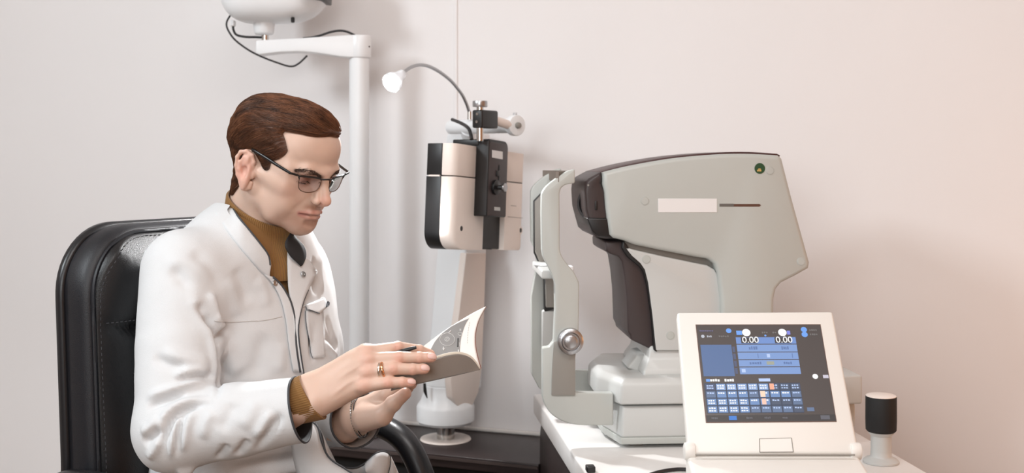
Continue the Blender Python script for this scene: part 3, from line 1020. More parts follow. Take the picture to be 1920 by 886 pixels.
# groove under the head: strip in darker grey to paint the recess shade
gr = smooth_px([(1172, 449), (1190, 455), (1240, 466), (1300, 477), (1326, 482.5), (1340, 492), (1348, 510)], 4)
grv = gr + [(1352, 520), (1345, 530), (1300, 500), (1180, 476), (1168, 462)]
rprism('step_groove', grv, VN + 0.026, VN + 0.15, M_GREY_D, 0.001, 1)
rail = [rp(x, y, VN + 0.008) for x, y in smooth_px([(1349, 512), (1354, 540), (1357, 580), (1360, 655)], 5)]
obj('step_rail', tube(rail, 0.0045, 10), M_GREY, ref, 60)
# thin dark cap strip that runs over the top
cap = smooth_px([(1123, 322), (1180, 307.5), (1260, 293.5), (1340, 286), (1400, 284.5), (1457, 288)], 5) + [(1463, 291), (1460, 296)] + \
      smooth_px([(1457, 295), (1400, 292), (1340, 294), (1260, 302), (1180, 316), (1126, 331)], 5)
rprism('top_strip', cap, VN + 0.022, VN + 0.195, mat('dark_red_brown', srgb(64, 38, 38), 0.4), 0.0008, 2)
# dark front visor on the patient side
vis = [(1126, 322), (1131, 335), (1128, 343), (1131, 350), (1136, 354), (1138, 380), (1142, 404), (1138, 412), (1139, 421), (1146, 432), (1155, 447), (1138, 448), (1118, 444), (1109, 436),
       (1103, 415), (1097, 392), (1095, 360), (1097, 341), (1104, 334)]
vp = [rp(x, y, VN + 0.010) for x, y in vis]
vb = prism(vp, RV * 0.195)
o0 = RO + RV * (VN + 0.010)
bmesh.ops.bevel(vb, geom=[e for e in vb.edges if all(abs((v.co - o0).dot(RV)) < 1e-5 for v in e.verts) or all(abs((v.co - o0).dot(RV) - 0.195) < 1e-5 for v in e.verts)],
                offset=0.007, segments=4, profile=0.5, affect='EDGES', clamp_overlap=True)
obj('front_visor', vb, M_BROWN, ref, 40)
# window in the visor: raised ring with a dark lens
lc = rp(1103.5, 382, VN + 0.052)
ln = (-RU * 0.80 - RV * 0.60).normalized()
lr = obj('lens_ring', lathe(lc + ln * -0.012, ln, [(0.025, 0.0), (0.027, 0.012), (0.0265, 0.015), (0.0215, 0.015), (0.0205, 0.006)], 40), M_BLACK, ref, 50)
obj('lens_glass', lathe(lc + ln * -0.004, ln, [(0.0212, 0), (0.018, 0.004), (0.009, 0.0065), (0, 0.007)], 40), mat('dark_lens_glass', srgb(14, 14, 18), 0.06, coat=0.6), lr, 60)
rprism('visor_step', [(1100, 408), (1141, 409), (1150, 440), (1152, 447), (1122, 443), (1110, 434)], VN + 0.006, VN + 0.16, M_BLACK, 0.003)
obj('visor_slot', box(rp(1118, 385, VN + 0.0092), RU, UP, RV, 0.005, 0.016, 0.002, bev=0.0008), M_BLACK, ref)
obj('visor_sensor', cyl(rp(1103, 347, VN + 0.02), rp(1103, 347, VN + 0.009), 0.0018, 10), M_GREY_D, ref)
# dark spine below the visor
spine = [(1135, 452), (1168, 453), (1178, 472), (1188, 482), (1203, 494), (1210, 508), (1217, 540), (1224, 595), (1229, 640), (1228, 658), (1182, 636), (1182, 628),
         (1177, 622), (1175, 560), (1171, 520), (1166, 490), (1160, 481), (1145, 476), (1136, 470)]
rprism('front_spine', spine, VN + 0.022, VN + 0.193, M_BROWN, 0.005)
edge_ = [(1168, 452), (1174, 456), (1184, 474), (1206, 491), (1213, 505), (1221, 540), (1228, 595), (1232, 640), (1232, 660), (1226, 656), (1222, 600), (1214, 540), (1206, 509), (1198, 499), (1176, 481), (1166, 465)]
rprism('spine_edge', edge_, VN + 0.0125, VN + 0.2025, M_BLACK, 0.002)
# small fittings on the side
for (x, y, v) in ((1209, 376.5, VN), (1443.5, 319.5, VN), (1502, 490, VN), (1212, 486, VN + 0.012), (1257, 628.5, VN + 0.012)):
    c = rp(x, y, v)
    obj('screw_cap', lathe(c, -RV, [(0.0078, -0.001), (0.0078, 0.0003), (0.0072, 0.0005), (0.0070, 0.0002), (0.0066, 0.0002), (0.0062, 0.0007), (0, 0.0009)], 28), M_GREY, ref, 30)
c = rp(1424.5, 315.5, VN)
gs = obj('round_sticker', cyl(c + RV * 0.001, c - RV * 0.0006, 0.0095, 32), mat('sticker_green', srgb(38, 74, 48), 0.4), ref)
g = bmesh.new()
box(rp(1423.5, 319.5, VN - 0.001), RU, UP, RV, 0.0075, 0.003, 0.0006, g)
box(rp(1424, 316.6, VN - 0.001), RU, UP, RV, 0.0045, 0.002, 0.0006, g)
obj('sticker_emblem', g, mat('sticker_gold', srgb(196, 166, 100), 0.4), gs)
rprism('name_plate', [(1234, 372), (1344.5, 372), (1344.5, 398), (1234, 398)], VN - 0.0008, VN + 0.002, M_LABEL, 0.0003, 1)
rprism('plate_line', [(1349, 381.5), (1376, 381.5), (1376, 387), (1349, 387)], VN - 0.0006, VN + 0.002, mat('plate_grey', srgb(100, 98, 94), 0.4), 0.0002, 1)
rprism('plate_line', [(1376, 382), (1424, 382), (1427, 384.5), (1424, 387), (1376, 387)], VN - 0.0006, VN + 0.002, mat('plate_bronze', srgb(108, 84, 74), 0.35, metal=0.5), 0.0002, 1)
# type plate on the base
pv = 0.0034
tpl = rprism('type_plate', [(1218.5, 779), (1300, 779), (1300, 794.5), (1218.5, 794.5)], pv, pv + 0.001, mat('plate_beige', srgb(196, 184, 172), 0.5), 0.0, 1)
sy = bmesh.new()
def pr(pxs, bm, v=pv - 0.0004):
    prism([rp(x, y, v) for x, y in pxs], RV * 0.0005, bm)
pr([(1225.5, 793), (1225.5, 787.5), (1228, 785), (1228, 787.2), (1231, 785), (1231, 787.2), (1233, 785.5), (1233.3, 781.5), (1235, 781.5), (1235, 793)], sy)
for x0, x1, y0, y1 in ((1244, 1263, 784.6, 786.4), (1244, 1272, 787.4, 788.6), (1244, 1272, 789.8, 790.6), (1244, 1286, 799.6, 801.6)):
    x = x0
    while x < x1:
        w = random.uniform(1.2, 2.4)
        pr([(x, y0), (min(x + w, x1), y0), (min(x + w, x1), y1), (x, y1)], sy)
        x += w + 0.5
for x0, x1 in ((1220, 1230), (1230, 1240.5)):
    for a in ((x0, 795.8, x1, 796.4), (x0, 804.4, x1, 805), (x0, 795.8, x0 + 0.6, 805), (x1 - 0.6, 795.8, x1, 805)):
        pr([(a[0], a[1]), (a[2], a[1]), (a[2], a[3]), (a[0], a[3])], sy)
pr([(1224, 799.5), (1226, 799.5), (1226, 801.5), (1224, 801.5)], sy)
pr([(1233, 799.8), (1237.5, 800.6), (1237.5, 801.6), (1233, 800.8)], sy)
o = obj('printed_symbols', sy, M_INK, ref, None)
o['kind'] = 'stuff'

# chin rest frame ------------------------------------------------------------
near_px = smooth_px([(1078, 317), (1066, 320), (1053, 327), (1035, 340), (1021, 353), (1015.5, 364)], 3) + [(1015, 400), (1016, 468)] + \
          smooth_px([(1018, 480), (1024, 493), (1034, 512), (1040, 530)], 3) + [(1041, 575), (1038, 640), (1030, 650), (1017, 652), (1017, 744)] + \
          smooth_px([(1020, 755), (1031, 773), (1050, 787), (1075, 795), (1095, 797)], 3) + [(1150, 797), (1150, 737), (1079, 736), (1079, 670), (1085, 620), (1086, 535)] + \
          smooth_px([(1085, 528), (1076, 510), (1063, 494), (1054, 481), (1049.5, 468)], 3) + [(1049, 362), (1052, 352), (1060, 346), (1078, 343)]
rprism('near_upright', near_px, 0.012, 0.034, M_GREY, 0.004)
far_px = smooth_px([(1078, 317), (1066, 320), (1053, 327), (1035, 340), (1021, 353), (1015.5, 364)], 3) + [(1015, 400), (1016, 468), (1027, 493), (1027, 520), (1016, 583), (1017, 744), (1032, 772), (1058, 786), (1150, 797),
          (1150, 737), (1079, 736), (1079, 670), (1085, 620), (1086, 535), (1063, 494), (1051, 470), (1049, 362), (1052, 352), (1078, 343)]
rprism('far_upright', far_px, 0.226, 0.250, M_GREY, 0.004, vp=0.012)
# grey infill with dark joint, seen at the far side of the frame
def r3(px, py, v, shift=0):
    return rp(px, py, v)
rprism('frame_joint', [(1000.5, 376), (1014, 362), (1022, 362), (1022, 500), (1012, 498), (1001, 474)], 0.215, 0.2255, M_BLACK, 0.001, 2)
rprism('frame_infill', [(1003, 378), (1015, 365), (1024, 365), (1024, 498), (1014, 496), (1004, 472)], 0.205, 0.2145, M_GREY_D, 0.001, 2)
rprism('lower_joint', [(1020, 516), (1040, 516), (1040, 584), (1021, 584)], 0.20, 0.2255, M_BLACK, 0.001, 2)
rprism('lower_infill', [(1023, 518), (1042, 518), (1042, 576), (1024, 576)], 0.19, 0.1995, M_GREY_D, 0.001, 2)
# forehead band: an arc from the near to the far upright
fb = []
fz0, fz1 = ruz(1070, 343, 0.012)[1], ruz(1070, 319, 0.012)[1]
fu = ruz(1074, 330, 0.012)[0]
for k in range(25):
    t_ = k / 24
    v = 0.014 + 0.234 * t_
    bow = 0.030 * (1 - (2 * t_ - 1) ** 2)
    fb.append([rl(fu + bow - 0.030, v, z) for z in np.linspace(fz0 + 0.002, fz1 - 0.002, 5)])
obj('forehead_rest', sheet(fb, 0.006), mat('rest_shade_brown', srgb(120, 110, 102), 0.6), ref, 60)  # brown of the band's shaded side put into its colour
# chin cup and cross bar
u0, z0 = ruz(1003, 516, 0.1)
u1, z1 = ruz(1030, 500, 0.1)
obj('chin_bar', prism([rl(u0 + 0.006, 0.034, z0), rl(u0 + 0.04, 0.034, z0), rl(u0 + 0.04, 0.034, z1), rl(u0 + 0.006, 0.034, z1)], RV * 0.192, bev=0.003), M_GREY_L, ref, 40)
cup = lathe(rl(u0 + 0.022, 0.13, z1 - 0.006), UP, [(0.008, 0), (0.018, 0.003), (0.022, 0.008), (0.020, 0.009), (0.012, 0.006), (0, 0.005)], 32)
obj('chin_cup', cup, M_WHITE, ref, 50)
c = rp(1068, 502, 0.10)
obj('chin_lock', box(c, RU, RV, UP, 0.012, 0.03, 0.008, bev=0.002), M_WHITE, ref)
obj('chin_lock_pad', box(c - UP * 0.010 + RU * 0.003, RU, RV, UP, 0.006, 0.02, 0.011, bev=0.002), M_BLACK, ref)
# shaded recess of the lower upright painted as a grey plate, then the height knob
rprism('upright_shade_plate', smooth_px([(1039, 640), (1037, 665), (1035, 700), (1034, 741)], 3) + [(1078.5, 741), (1078.5, 672), (1082, 640)], 0.0095, 0.014, M_GREY_D, 0.001, 2)
rprism('upright_back', [(1017, 583), (1041, 575), (1041, 654), (1017, 654)], 0.20, 0.222, M_GREY_L, 0.003)
kc = rp(1069, 638.5, 0.010)
kn = lathe(kc, -RV, [(0.0225, -0.002), (0.0228, 0.002), (0.0222, 0.010), (0.019, 0.012), (0.0165, 0.0125), (0.0145, 0.0105), (0.0115, 0.0105), (0.011, 0.014), (0.0095, 0.015), (0, 0.0152)], 48)
obj('height_knob', kn, M_STEEL, ref, 40)
# joystick beside the base
jb = on_plane(1652, 866, (0, 0, TZ + 0.0), UP)
js = obj('joystick_base', lathe(jb + UP * 0.0004, UP, [(0.029, 0), (0.029, 0.003), (0.026, 0.006), (0.019, 0.0085), (0.017, 0.011), (0.0165, 0.02), (0.0165, 0.044), (0.020, 0.048), (0.0235, 0.056), (0.0235, 0.06)], 40), M_GREY_L, ref, 40)
jz0, jz1 = P(1652, 808, jb.y).z, P(1652, 742, jb.y).z
kn = lathe(jb + UP * (jz0 - TZ), UP, [(0.022, 0), (0.0247, 0.003), (0.0252, 0.02), (0.0250, jz1 - jz0 - 0.001), (0.0243, jz1 - jz0)], 48)
jk = obj('joystick_grip', kn, M_BLACKMATT, ref, 40)
obj('grip_cap', lathe(jb + UP * (jz1 - TZ), UP, [(0.0243, -0.001), (0.0243, 0.0012), (0.0225, 0.0022), (0, 0.0024)], 48), M_WHITE_W, jk, 40)

# ------------------------------------------------------------------ control unit with tilting screen
DB, DT = 1.615, 1.765
q_bl, q_br, q_tr, q_tl = P(1290.5, 849, DB), P(1611, 849, DB), P(1561.5, 583, DT), P(1269.5, 584.5, DT)
SX = ((q_br - q_bl) + (q_tr - q_tl)).normalized()
SYv = ((q_tl - q_bl) + (q_tr - q_br))
SYv = (SYv - SX * SYv.dot(SX)).normalized()
SN = SX.cross(SYv).normalized()                      # towards the viewer
S0 = (q_bl + q_br + q_tl + q_tr) / 4
def sp_(px, py, n=0.0):
    return on_plane(px, py, S0 + SN * n, SN)
ctl = empty('control_unit', Vector((S0.x, S0.y - 0.12, TZ)), 'white control unit with tilted lit blue touch screen and keypad base', 'control panel')
PT = 0.018
pan_px = [(1290.5, 849), (1611, 849), (1561.5, 583), (1269.5, 584.5)]
rim = prism([sp_(x, y) for x, y in pan_px], -SN * PT, bev=0.004)
obj('screen_panel', rim, M_SCREENWHITE, ctl, 40)
disp = [sp_(1325, 791), sp_(1567.5, 789), sp_(1537.5, 609), sp_(1305.5, 609.5)]
M_DISP = mat('display_dark', srgb(40, 36, 36), 0.25, emit=srgb(80, 74, 72), estr=0.9)
bz = [sp_(1323.5, 792.5), sp_(1569, 790.5), sp_(1538.5, 607.5), sp_(1304, 608)]
obj('display_bezel', prism([p + SN * 0.0003 for p in bz], -SN * 0.002), mat('bezel_brown', srgb(110, 84, 74), 0.5), ctl)
obj('display', prism([p + SN * 0.0008 for p in disp], -SN * 0.002), M_DISP, ctl)
# display graphics in display coordinates s (0..1 across), t (0..1 down)
dTL, dTR, dBR, dBL = disp[3], disp[2], disp[1], disp[0]
def dp(s, t_, n=0.0012):
    return (dTL * (1 - s) + dTR * s) * (1 - t_) + (dBL * (1 - s) + dBR * s) * t_ + SN * n
GR = {}
def em(name, r, g, b, k=0.9):
    if name not in MATS:
        MATS[name] = mat(name, srgb(20, 20, 22), 0.4, emit=srgb(r, g, b), estr=k)
    return MATS[name]
def gcol(name):
    if name not in GR:
        GR[name] = bmesh.new()
    return GR[name]
def rect(colr, s0, t0, s1, t1, n=0.0011):
    prism([dp(s0, t1, n), dp(s1, t1, n), dp(s1, t0, n), dp(s0, t0, n)], -SN * 0.0002, gcol(colr))
def dot(colr, s, t_, r, n=0.0016):
    c = dp(s, t_, n)
    lathe(c - SN * 0.0003, SN, [(r, 0), (r, 0.0003)], 24, gcol(colr))
def glyphs(colr, s0, s1, t0, t1, k, n=0.0015):
    """tiny unreadable characters: small strokes in a row"""
    w = (s1 - s0) / k
    for i in range(k):
        a = s0 + i * w
        h = (t1 - t0)
        e = random.uniform(0.0, 0.22)
        rect(colr, a, t0 + h * e, a + w * random.uniform(0.6, 0.82), t1 - h * random.uniform(0, 0.15), n)
ST = lambda x, y: None
# conversion from photo crop (25..1055 wide rows) handled by hand-measured fractions
rect('panel_blue', 0.015, 0.215, 0.262, 0.545)
for t0 in (0.235, 0.31, 0.385, 0.46):
    rect('dim_blue', 0.268, t0, 0.288, t0 + 0.06)
rows = [(0.135, 0.205), (0.215, 0.29), (0.298, 0.37), (0.378, 0.445), (0.455, 0.525)]
for i, (a, b) in enumerate(rows):
    rect('row_blue' if i else 'row_blue2', 0.305, a, 0.785, b)
rect('number_back', 0.345, 0.138, 0.475, 0.2, 0.0014)
rect('number_back', 0.615, 0.138, 0.745, 0.2, 0.0014)
dot('white', 0.395, 0.085, 0.0062)
dot('white', 0.685, 0.085, 0.0062)
rect('bright_blue', 0.315, 0.065, 0.36, 0.11, 0.0014)
rect('violet_blue', 0.722, 0.066, 0.748, 0.108, 0.0014)
dot('bright_blue', 0.255, 0.065, 0.0040)
dot('bright_blue', 0.862, 0.055, 0.0045)
dot('bright_blue', 0.862, 0.108, 0.0045)
glyphs('dim_violet', 0.02, 0.135, 0.055, 0.075, 8)
dot('dim_white', 0.042, 0.125, 0.0026)
glyphs('dim_white', 0.075, 0.115, 0.115, 0.135, 3)
glyphs('dim_grey', 0.17, 0.255, 0.115, 0.135, 5)
glyphs('dim_grey', 0.52, 0.57, 0.075, 0.095, 3)
dot('bright_blue', 0.545, 0.118, 0.0015)
glyphs('dim_grey', 0.605, 0.64, 0.075, 0.095, 2)
glyphs('dim_grey', 0.905, 0.97, 0.05, 0.07, 4)
glyphs('dim_grey', 0.905, 0.97, 0.098, 0.118, 4)
for (s0, s1, tr, k) in ((0.40, 0.47, 1, 4), (0.66, 0.72, 1, 4), (0.39, 0.49, 3, 5), (0.66, 0.73, 3, 4)):
    a, b = rows[tr]
    glyphs('row_dark', s0, s1, a + 0.02, b - 0.02, k)
rect('row_dark', 0.462, rows[2][0] + .012, 0.467, rows[2][1] - .012, 0.0014)
rect('row_dark', 0.735, rows[2][0] + .012, 0.74, rows[2][1] - .012, 0.0014)
rect('pale_blue', 0.535, rows[2][0] + .018, 0.56, rows[2][1] - .018, 0.0014)
rect('olive', 0.525, rows[3][0] + .016, 0.585, rows[3][1] - .016, 0.0014)
rect('pale_blue', 0.32, rows[4][0] + .018, 0.35, rows[4][1] - .018, 0.0014)
# keypad grid of the screen
rect('grid_back', 0.012, 0.615, 0.765, 0.915, 0.0010)
rect('bright_blue', 0.03, 0.573, 0.06, 0.6)
glyphs('white', 0.062, 0.14, 0.573, 0.602, 4)
glyphs('white', 0.175, 0.255, 0.573, 0.602, 4)
rect('pale_blue', 0.445, 0.57, 0.535, 0.6)
cw, ch = 0.753 / 9, 0.300 / 4
shade_ = {(0, 0): 'dim_blue', (0, 7): 'cell_dark', (0, 8): 'cell_dark', (0, 6): 'cell_dark', (2, 6): 'cell_dark', (2, 7): 'cell_dark', (3, 4): 'cell_mid', (3, 5): 'cell_mid', (3, 6): 'cell_mid', (3, 7): 'cell_mid', (3, 8): 'cell_dark', (1, 0): 'cell_mid', (1, 4): 'cell_mid', (1, 8): 'cell_mid', (2, 8): 'cell_mid'}
for r_ in range(4):
    for c_ in range(9):
        s0, t0 = 0.014 + c_ * cw, 0.617 + r_ * ch
        nm = shade_.get((r_, c_), 'cell_light' if r_ == 0 else 'cell_blue')
        rect(nm, s0 + 0.006, t0 + 0.008, s0 + cw - 0.006, t0 + ch - 0.006, 0.0013)
        ink = 'white' if nm in ('cell_light', 'cell_blue') else 'pale_blue'
        glyphs(ink, s0 + 0.014, s0 + cw - 0.014, t0 + 0.018, t0 + 0.034, 3, 0.0017)
        if r_ == 0 or (r_ > 1 and c_ < 4):
            glyphs(ink, s0 + 0.014, s0 + cw - 0.014, t0 + 0.044, t0 + 0.058, 3, 0.0017)
rect('salmon', 0.522, 0.625, 0.556, 0.685, 0.0019)
rect('peach', 0.442, 0.70, 0.48, 0.76, 0.0019)
rect('peach2', 0.447, 0.775, 0.48, 0.835, 0.0019)
dot('white', 0.893, 0.553, 0.0040)
rect('lilac', 0.955, 0.537, 0.998, 0.57)
rect('cell_mid', 0.79, 0.865, 0.845, 0.902)
rect('foot_bar', 0.0, 0.935, 1.0, 0.996, 0.0010)
rect('strong_blue', 0.175, 0.945, 0.235, 0.985, 0.0014)
for s0, s1, k in ((0.04, 0.09, 4), (0.31, 0.36, 4), (0.45, 0.5, 4), (0.59, 0.63, 3)):
    glyphs('foot_grey', s0, s1, 0.955, 0.975, k)
rect('foot_tab', 0.885, 0.945, 0.955, 0.985, 0.0014)
PAL = dict(panel_blue=(86, 112, 156), dim_blue=(78, 88, 118), row_blue=(126, 156, 208), row_blue2=(112, 144, 204), number_back=(58, 54, 54), white=(255, 255, 255),
           bright_blue=(112, 164, 240), violet_blue=(130, 136, 226), dim_violet=(98, 94, 124), dim_white=(190, 194, 204), dim_grey=(112, 108, 106), row_dark=(92, 118, 168),
           pale_blue=(186, 206, 244), olive=(160, 164, 150), grid_back=(54, 66, 88), cell_dark=(74, 86, 108), cell_mid=(98, 118, 150), cell_blue=(112, 144, 192), cell_light=(140, 168, 214),
           salmon=(255, 176, 146), peach=(248, 216, 190), peach2=(250, 200, 180), lilac=(206, 200, 214), foot_bar=(58, 54, 54), strong_blue=(54, 122, 206), foot_grey=(98, 98, 104), foot_tab=(96, 96, 104))
gm = bmesh.new()
mats_, me_all = [], None
graph = bpy.data.meshes.new('screen_graphics')
vs, fs, mi = [], [], []
for i, (k, b) in enumerate(GR.items()):
    mats_.append(em('screen_' + k, *PAL[k], 1.0))
    off = len(vs)
    b.verts.index_update()
    vs += [tuple(v.co) for v in b.verts]
    for f in b.faces:
        fs.append([off + v.index for v in f.verts]); mi.append(i)
    b.free()
gm.free()
graph.from_pydata(vs, [], fs)
graph.polygons.foreach_set('material_index', mi)
go = link('screen_graphics', graph, mats_, ctl)
go['kind'] = 'stuff'
tx = (dp(1, 0.17) - dp(0, 0.17)).normalized()
ty = (dp(0.5, 0.1) - dp(0.5, 0.3)).normalized()
for s in (0.42, 0.69):
    text_obj('screen_number', '0.00', dp(s, 0.168, 0.0018), SX, SYv, 0.0145, em('screen_white', 255, 255, 255, 1.0), ctl)
# latch tab drawn into the lower rim
lt = bmesh.new()
for a in ((1424, 823, 1484, 824.2), (1424, 823, 1425.4, 846), (1483.5, 823, 1487.5, 846)):
    pass
lat = [sp_(1424, 822, 0.0002), sp_(1484, 820.5, 0.0002), sp_(1487.5, 846.5, 0.0002), sp_(1424.5, 847, 0.0002)]
for a, b in zip(lat, lat[1:]):
    tube([a, b], 0.0006, 4, lt)
tube([lat[3], lat[0]], 0.0006, 4, lt)
obj('latch_outline', lt, M_GREY_D, ctl)
obj('latch', prism([p * 0.97 + sum(lat, Vector()) / 4 * 0.03 + SN * 0.0002 for p in (lat[3], lat[2], lat[1], lat[0])], -SN * 0.001), M_SCREENWHITE, ctl)
# keypad base in front of the screen
bz_ = (q_bl.z + q_br.z) / 2 - 0.002
base_n = Vector((0, 0, 1))
kl, kr = on_plane(1289, 852, (0, 0, bz_), UP), on_plane(1614, 852, (0, 0, bz_), UP)
bd = (kr - kl).normalized()
bfw = UP.cross(bd)
if bfw.y > 0: bfw = -bfw
kb_ = [kl - bfw * 0.02, kr - bfw * 0.02, kr + bfw * 0.17, kl + bfw * 0.17]
side = [(0.0 - 0.02, 0.0), (0.17, -0.045), (0.17, -(bz_ - TZ) + 0.006), (-0.02, -(bz_ - TZ) + 0.006)]
kbm = prism([kl + bfw * a + UP * b for a, b in side], kr - kl, bev=0.006, seg=4)
obj('keypad_base', kbm, M_SCREENWHITE, ctl, 40)
for a, b in ((0.02, 0.1), (0.02, 0.9), (0.14, 0.1), (0.14, 0.9)):
    p = kl + (kr - kl) * b + bfw * a
    obj('foot', cyl(Vector((p.x, p.y, TZ + 0.0004)), Vector((p.x, p.y, TZ + 0.0066)), 0.008, 16), M_BLACKMATT, ctl)
hp = kl + UP * 0.002 - bfw * 0.012
obj('hinge', cyl(hp - bd * 0.003, hp + bd * 0.012, 0.012, 28, bev=0.002), M_SCREENWHITE, ctl)
hp = kr + UP * 0.002 - bfw * 0.012
obj('hinge', cyl(hp - bd * 0.012, hp + bd * 0.003, 0.012, 28, bev=0.002), M_SCREENWHITE, ctl)
obj('hinge_slot', tube([kl + bd * 0.01 + bfw * 0.006 + UP * 0.0015, kr - bd * 0.01 + bfw * 0.006 + UP * 0.0015], 0.0012, 6), M_GREY_D, ctl)
for r_ in range(3):
    for c_ in range(6):
        p = kl + (kr - kl) * (0.14 + 0.144 * c_) + bfw * (0.085 + 0.03 * r_) - UP * ((0.105 + 0.03 * r_) * 0.045 / 0.19 - 0.0012)
        ky = bfw - UP * 0.045 / 0.19
        obj('key', box(p, bd, ky.normalized(), bd.cross(ky).normalized(), 0.026, 0.022, 0.004, bev=0.0012, seg=2), M_GREY_L, ctl)
# cable on the table top
ctp = [on_plane(x, y, (0, 0, TZ + 0.0032), UP) for x, y in ((1300, 880), (1270, 879), (1240, 883), (1215, 890), (1180, 900))]
tag(obj('control_cable', tube(catmull(ctp, 6), 0.003, 8), M_CABLE, None, 60), 'black cable lying flat on the white table beside control unit', 'cable')
cl_ = on_plane(1107, 884, (0, 0, TZ), UP)
cp = box(cl_ + UP * 0.0055, tu, tdir, UP, 0.014, 0.018, 0.010, bev=0.002)
tag(obj('cable_clip', cp, M_BLACK), 'small black clip on the front left edge of white table', 'clip')
# ------------------------------------------------------------------ distance-field modelling for the figure
class Field:
    def __init__(self, lo, hi, h):
        self.h = h
        self.lo = np.array(lo, np.float32)
        n = np.ceil((np.array(hi) - np.array(lo)) / h).astype(int) + 1
        self.ax = [(self.lo[i] + h * np.arange(n[i])).astype(np.float32) for i in range(3)]
        self.D = np.full(n, 0.5, np.float32)

    def _box(self, lo, hi, m):
        s = []
        for i in range(3):
            a = int(np.searchsorted(self.ax[i], lo[i] - m))
            b = int(np.searchsorted(self.ax[i], hi[i] + m))
            s.append(slice(max(a, 0), max(b, 0)))
        return tuple(s)

    def op(self, fn, lo, hi, k, mode):
        m = max(k * 1.2, 0.004) + 3 * self.h
        s = self._box(lo, hi, m)
        X = self.ax[0][s[0]][:, None, None]
        Y = self.ax[1][s[1]][None, :, None]
        Z = self.ax[2][s[2]][None, None, :]
        if X.size == 0 or Y.size == 0 or Z.size == 0:
            return
        d = fn(X, Y, Z)
        A = self.D[s]
        if mode == 'add':
            if k > 0:
                hh = np.clip(0.5 + 0.5 * (A - d) / k, 0, 1)
                self.D[s] = A + (d - A) * hh - k * hh * (1 - hh)
            else:
                self.D[s] = np.minimum(A, d)
        else:
            if k > 0:
                hh = np.clip(0.5 - 0.5 * (A + d) / k, 0, 1)
                self.D[s] = A + (-d - A) * hh + k * hh * (1 - hh)
            else:
                self.D[s] = np.maximum(A, -d)

    def cone(self, a, b, ra, rb, k=0.01, mode='add'):
        a, b = np.array(a, np.float32), np.array(b, np.float32)
        ab = b - a
        L2 = float(ab @ ab) + 1e-12
        def fn(X, Y, Z):
            px, py, pz = X - a[0], Y - a[1], Z - a[2]
            t = np.clip((px * ab[0] + py * ab[1] + pz * ab[2]) / L2, 0, 1)
            return np.sqrt((px - t * ab[0]) ** 2 + (py - t * ab[1]) ** 2 + (pz - t * ab[2]) ** 2) - (ra + (rb - ra) * t)
        r = max(ra, rb)
        self.op(fn, np.minimum(a, b) - r, np.maximum(a, b) + r, k, mode)

    def chain(self, pts, rs, k=0.008, mode='add'):
        for i in range(len(pts) - 1):
            self.cone(pts[i], pts[i + 1], rs[i], rs[i + 1], k if i == 0 else min(k, 0.0018), mode)

    def ell(self, c, r, axes=None, k=0.01, mode='add'):
        c = np.array(c, np.float32)
        r = np.array(r, np.float32)
        A = np.eye(3, dtype=np.float32) if axes is None else np.array([np.array(x) / np.linalg.norm(x) for x in axes], np.float32)
        def fn(X, Y, Z):
            px, py, pz = X - c[0], Y - c[1], Z - c[2]
            q = [(A[i][0] * px + A[i][1] * py + A[i][2] * pz) / r[i] for i in range(3)]
            k0 = np.sqrt(q[0] ** 2 + q[1] ** 2 + q[2] ** 2)
            k1 = np.sqrt((q[0] / r[0]) ** 2 + (q[1] / r[1]) ** 2 + (q[2] / r[2]) ** 2) + 1e-9
            return k0 * (k0 - 1) / k1
        e = np.sqrt(((A.T * r) ** 2).sum(1))
        self.op(fn, c - e, c + e, k, mode)

    def mesh(self, iso=0.0, smooth=2):
        D = self.D - iso
        S = D < 0
        h = self.h
        n = D.shape
        # cells with a sign change
        c = [S[i:n[0] - 1 + i, j:n[1] - 1 + j, k:n[2] - 1 + k] for i in (0, 1) for j in (0, 1) for k in (0, 1)]
        cnt = sum(x.astype(np.int8) for x in c)
        act = (cnt > 0) & (cnt < 8)
        idx = np.full(act.shape, -1, np.int64)
        ii = np.argwhere(act)
        idx[act] = np.arange(len(ii))
        acc = np.zeros((len(ii), 3))
        num = np.zeros(len(ii))
        cor = [(i, j, k) for i in (0, 1) for j in (0, 1) for k in (0, 1)]
        val = {q: D[ii[:, 0] + q[0], ii[:, 1] + q[1], ii[:, 2] + q[2]] for q in cor}
        for a in cor:
            for ax in range(3):
                if a[ax] == 0:
                    b = list(a); b[ax] = 1; b = tuple(b)
                    va, vb = val[a], val[b]
                    m = (va < 0) != (vb < 0)
                    t = np.where(m, va / np.where(m, va - vb, 1), 0)
                    p = np.array(a, float)[None, :].repeat(len(ii), 0)
                    p[:, ax] += t
                    acc[m] += p[m]
                    num[m] += 1
        V = (ii + acc / num[:, None]) * h + self.lo
        quads = []
        for ax in range(3):
            sl0 = [slice(None)] * 3; sl1 = [slice(None)] * 3
            sl0[ax] = slice(0, n[ax] - 1); sl1[ax] = slice(1, n[ax])
            e = S[tuple(sl0)] != S[tuple(sl1)]
            inside0 = S[tuple(sl0)]
            o1, o2 = [(1, 2), (2, 0), (0, 1)][ax]
            w = np.argwhere(e)
            ok = (w[:, o1] > 0) & (w[:, o2] > 0) & (w[:, o1] < n[o1] - 1) & (w[:, o2] < n[o2] - 1)
            w = w[ok]
            f = inside0[w[:, 0], w[:, 1], w[:, 2]]
            def at(d1, d2):
                q = w.copy(); q[:, o1] -= d1; q[:, o2] -= d2
                return idx[q[:, 0], q[:, 1], q[:, 2]]
            a, b, c_, d = at(1, 1), at(0, 1), at(0, 0), at(1, 0)
            Q = np.stack([a, b, c_, d], 1)
            Q[~f] = Q[~f][:, ::-1]
            quads.append(Q)
        Q = np.concatenate(quads)
        Q = Q[(Q >= 0).all(1)]
        return relax(V, Q, smooth), Q

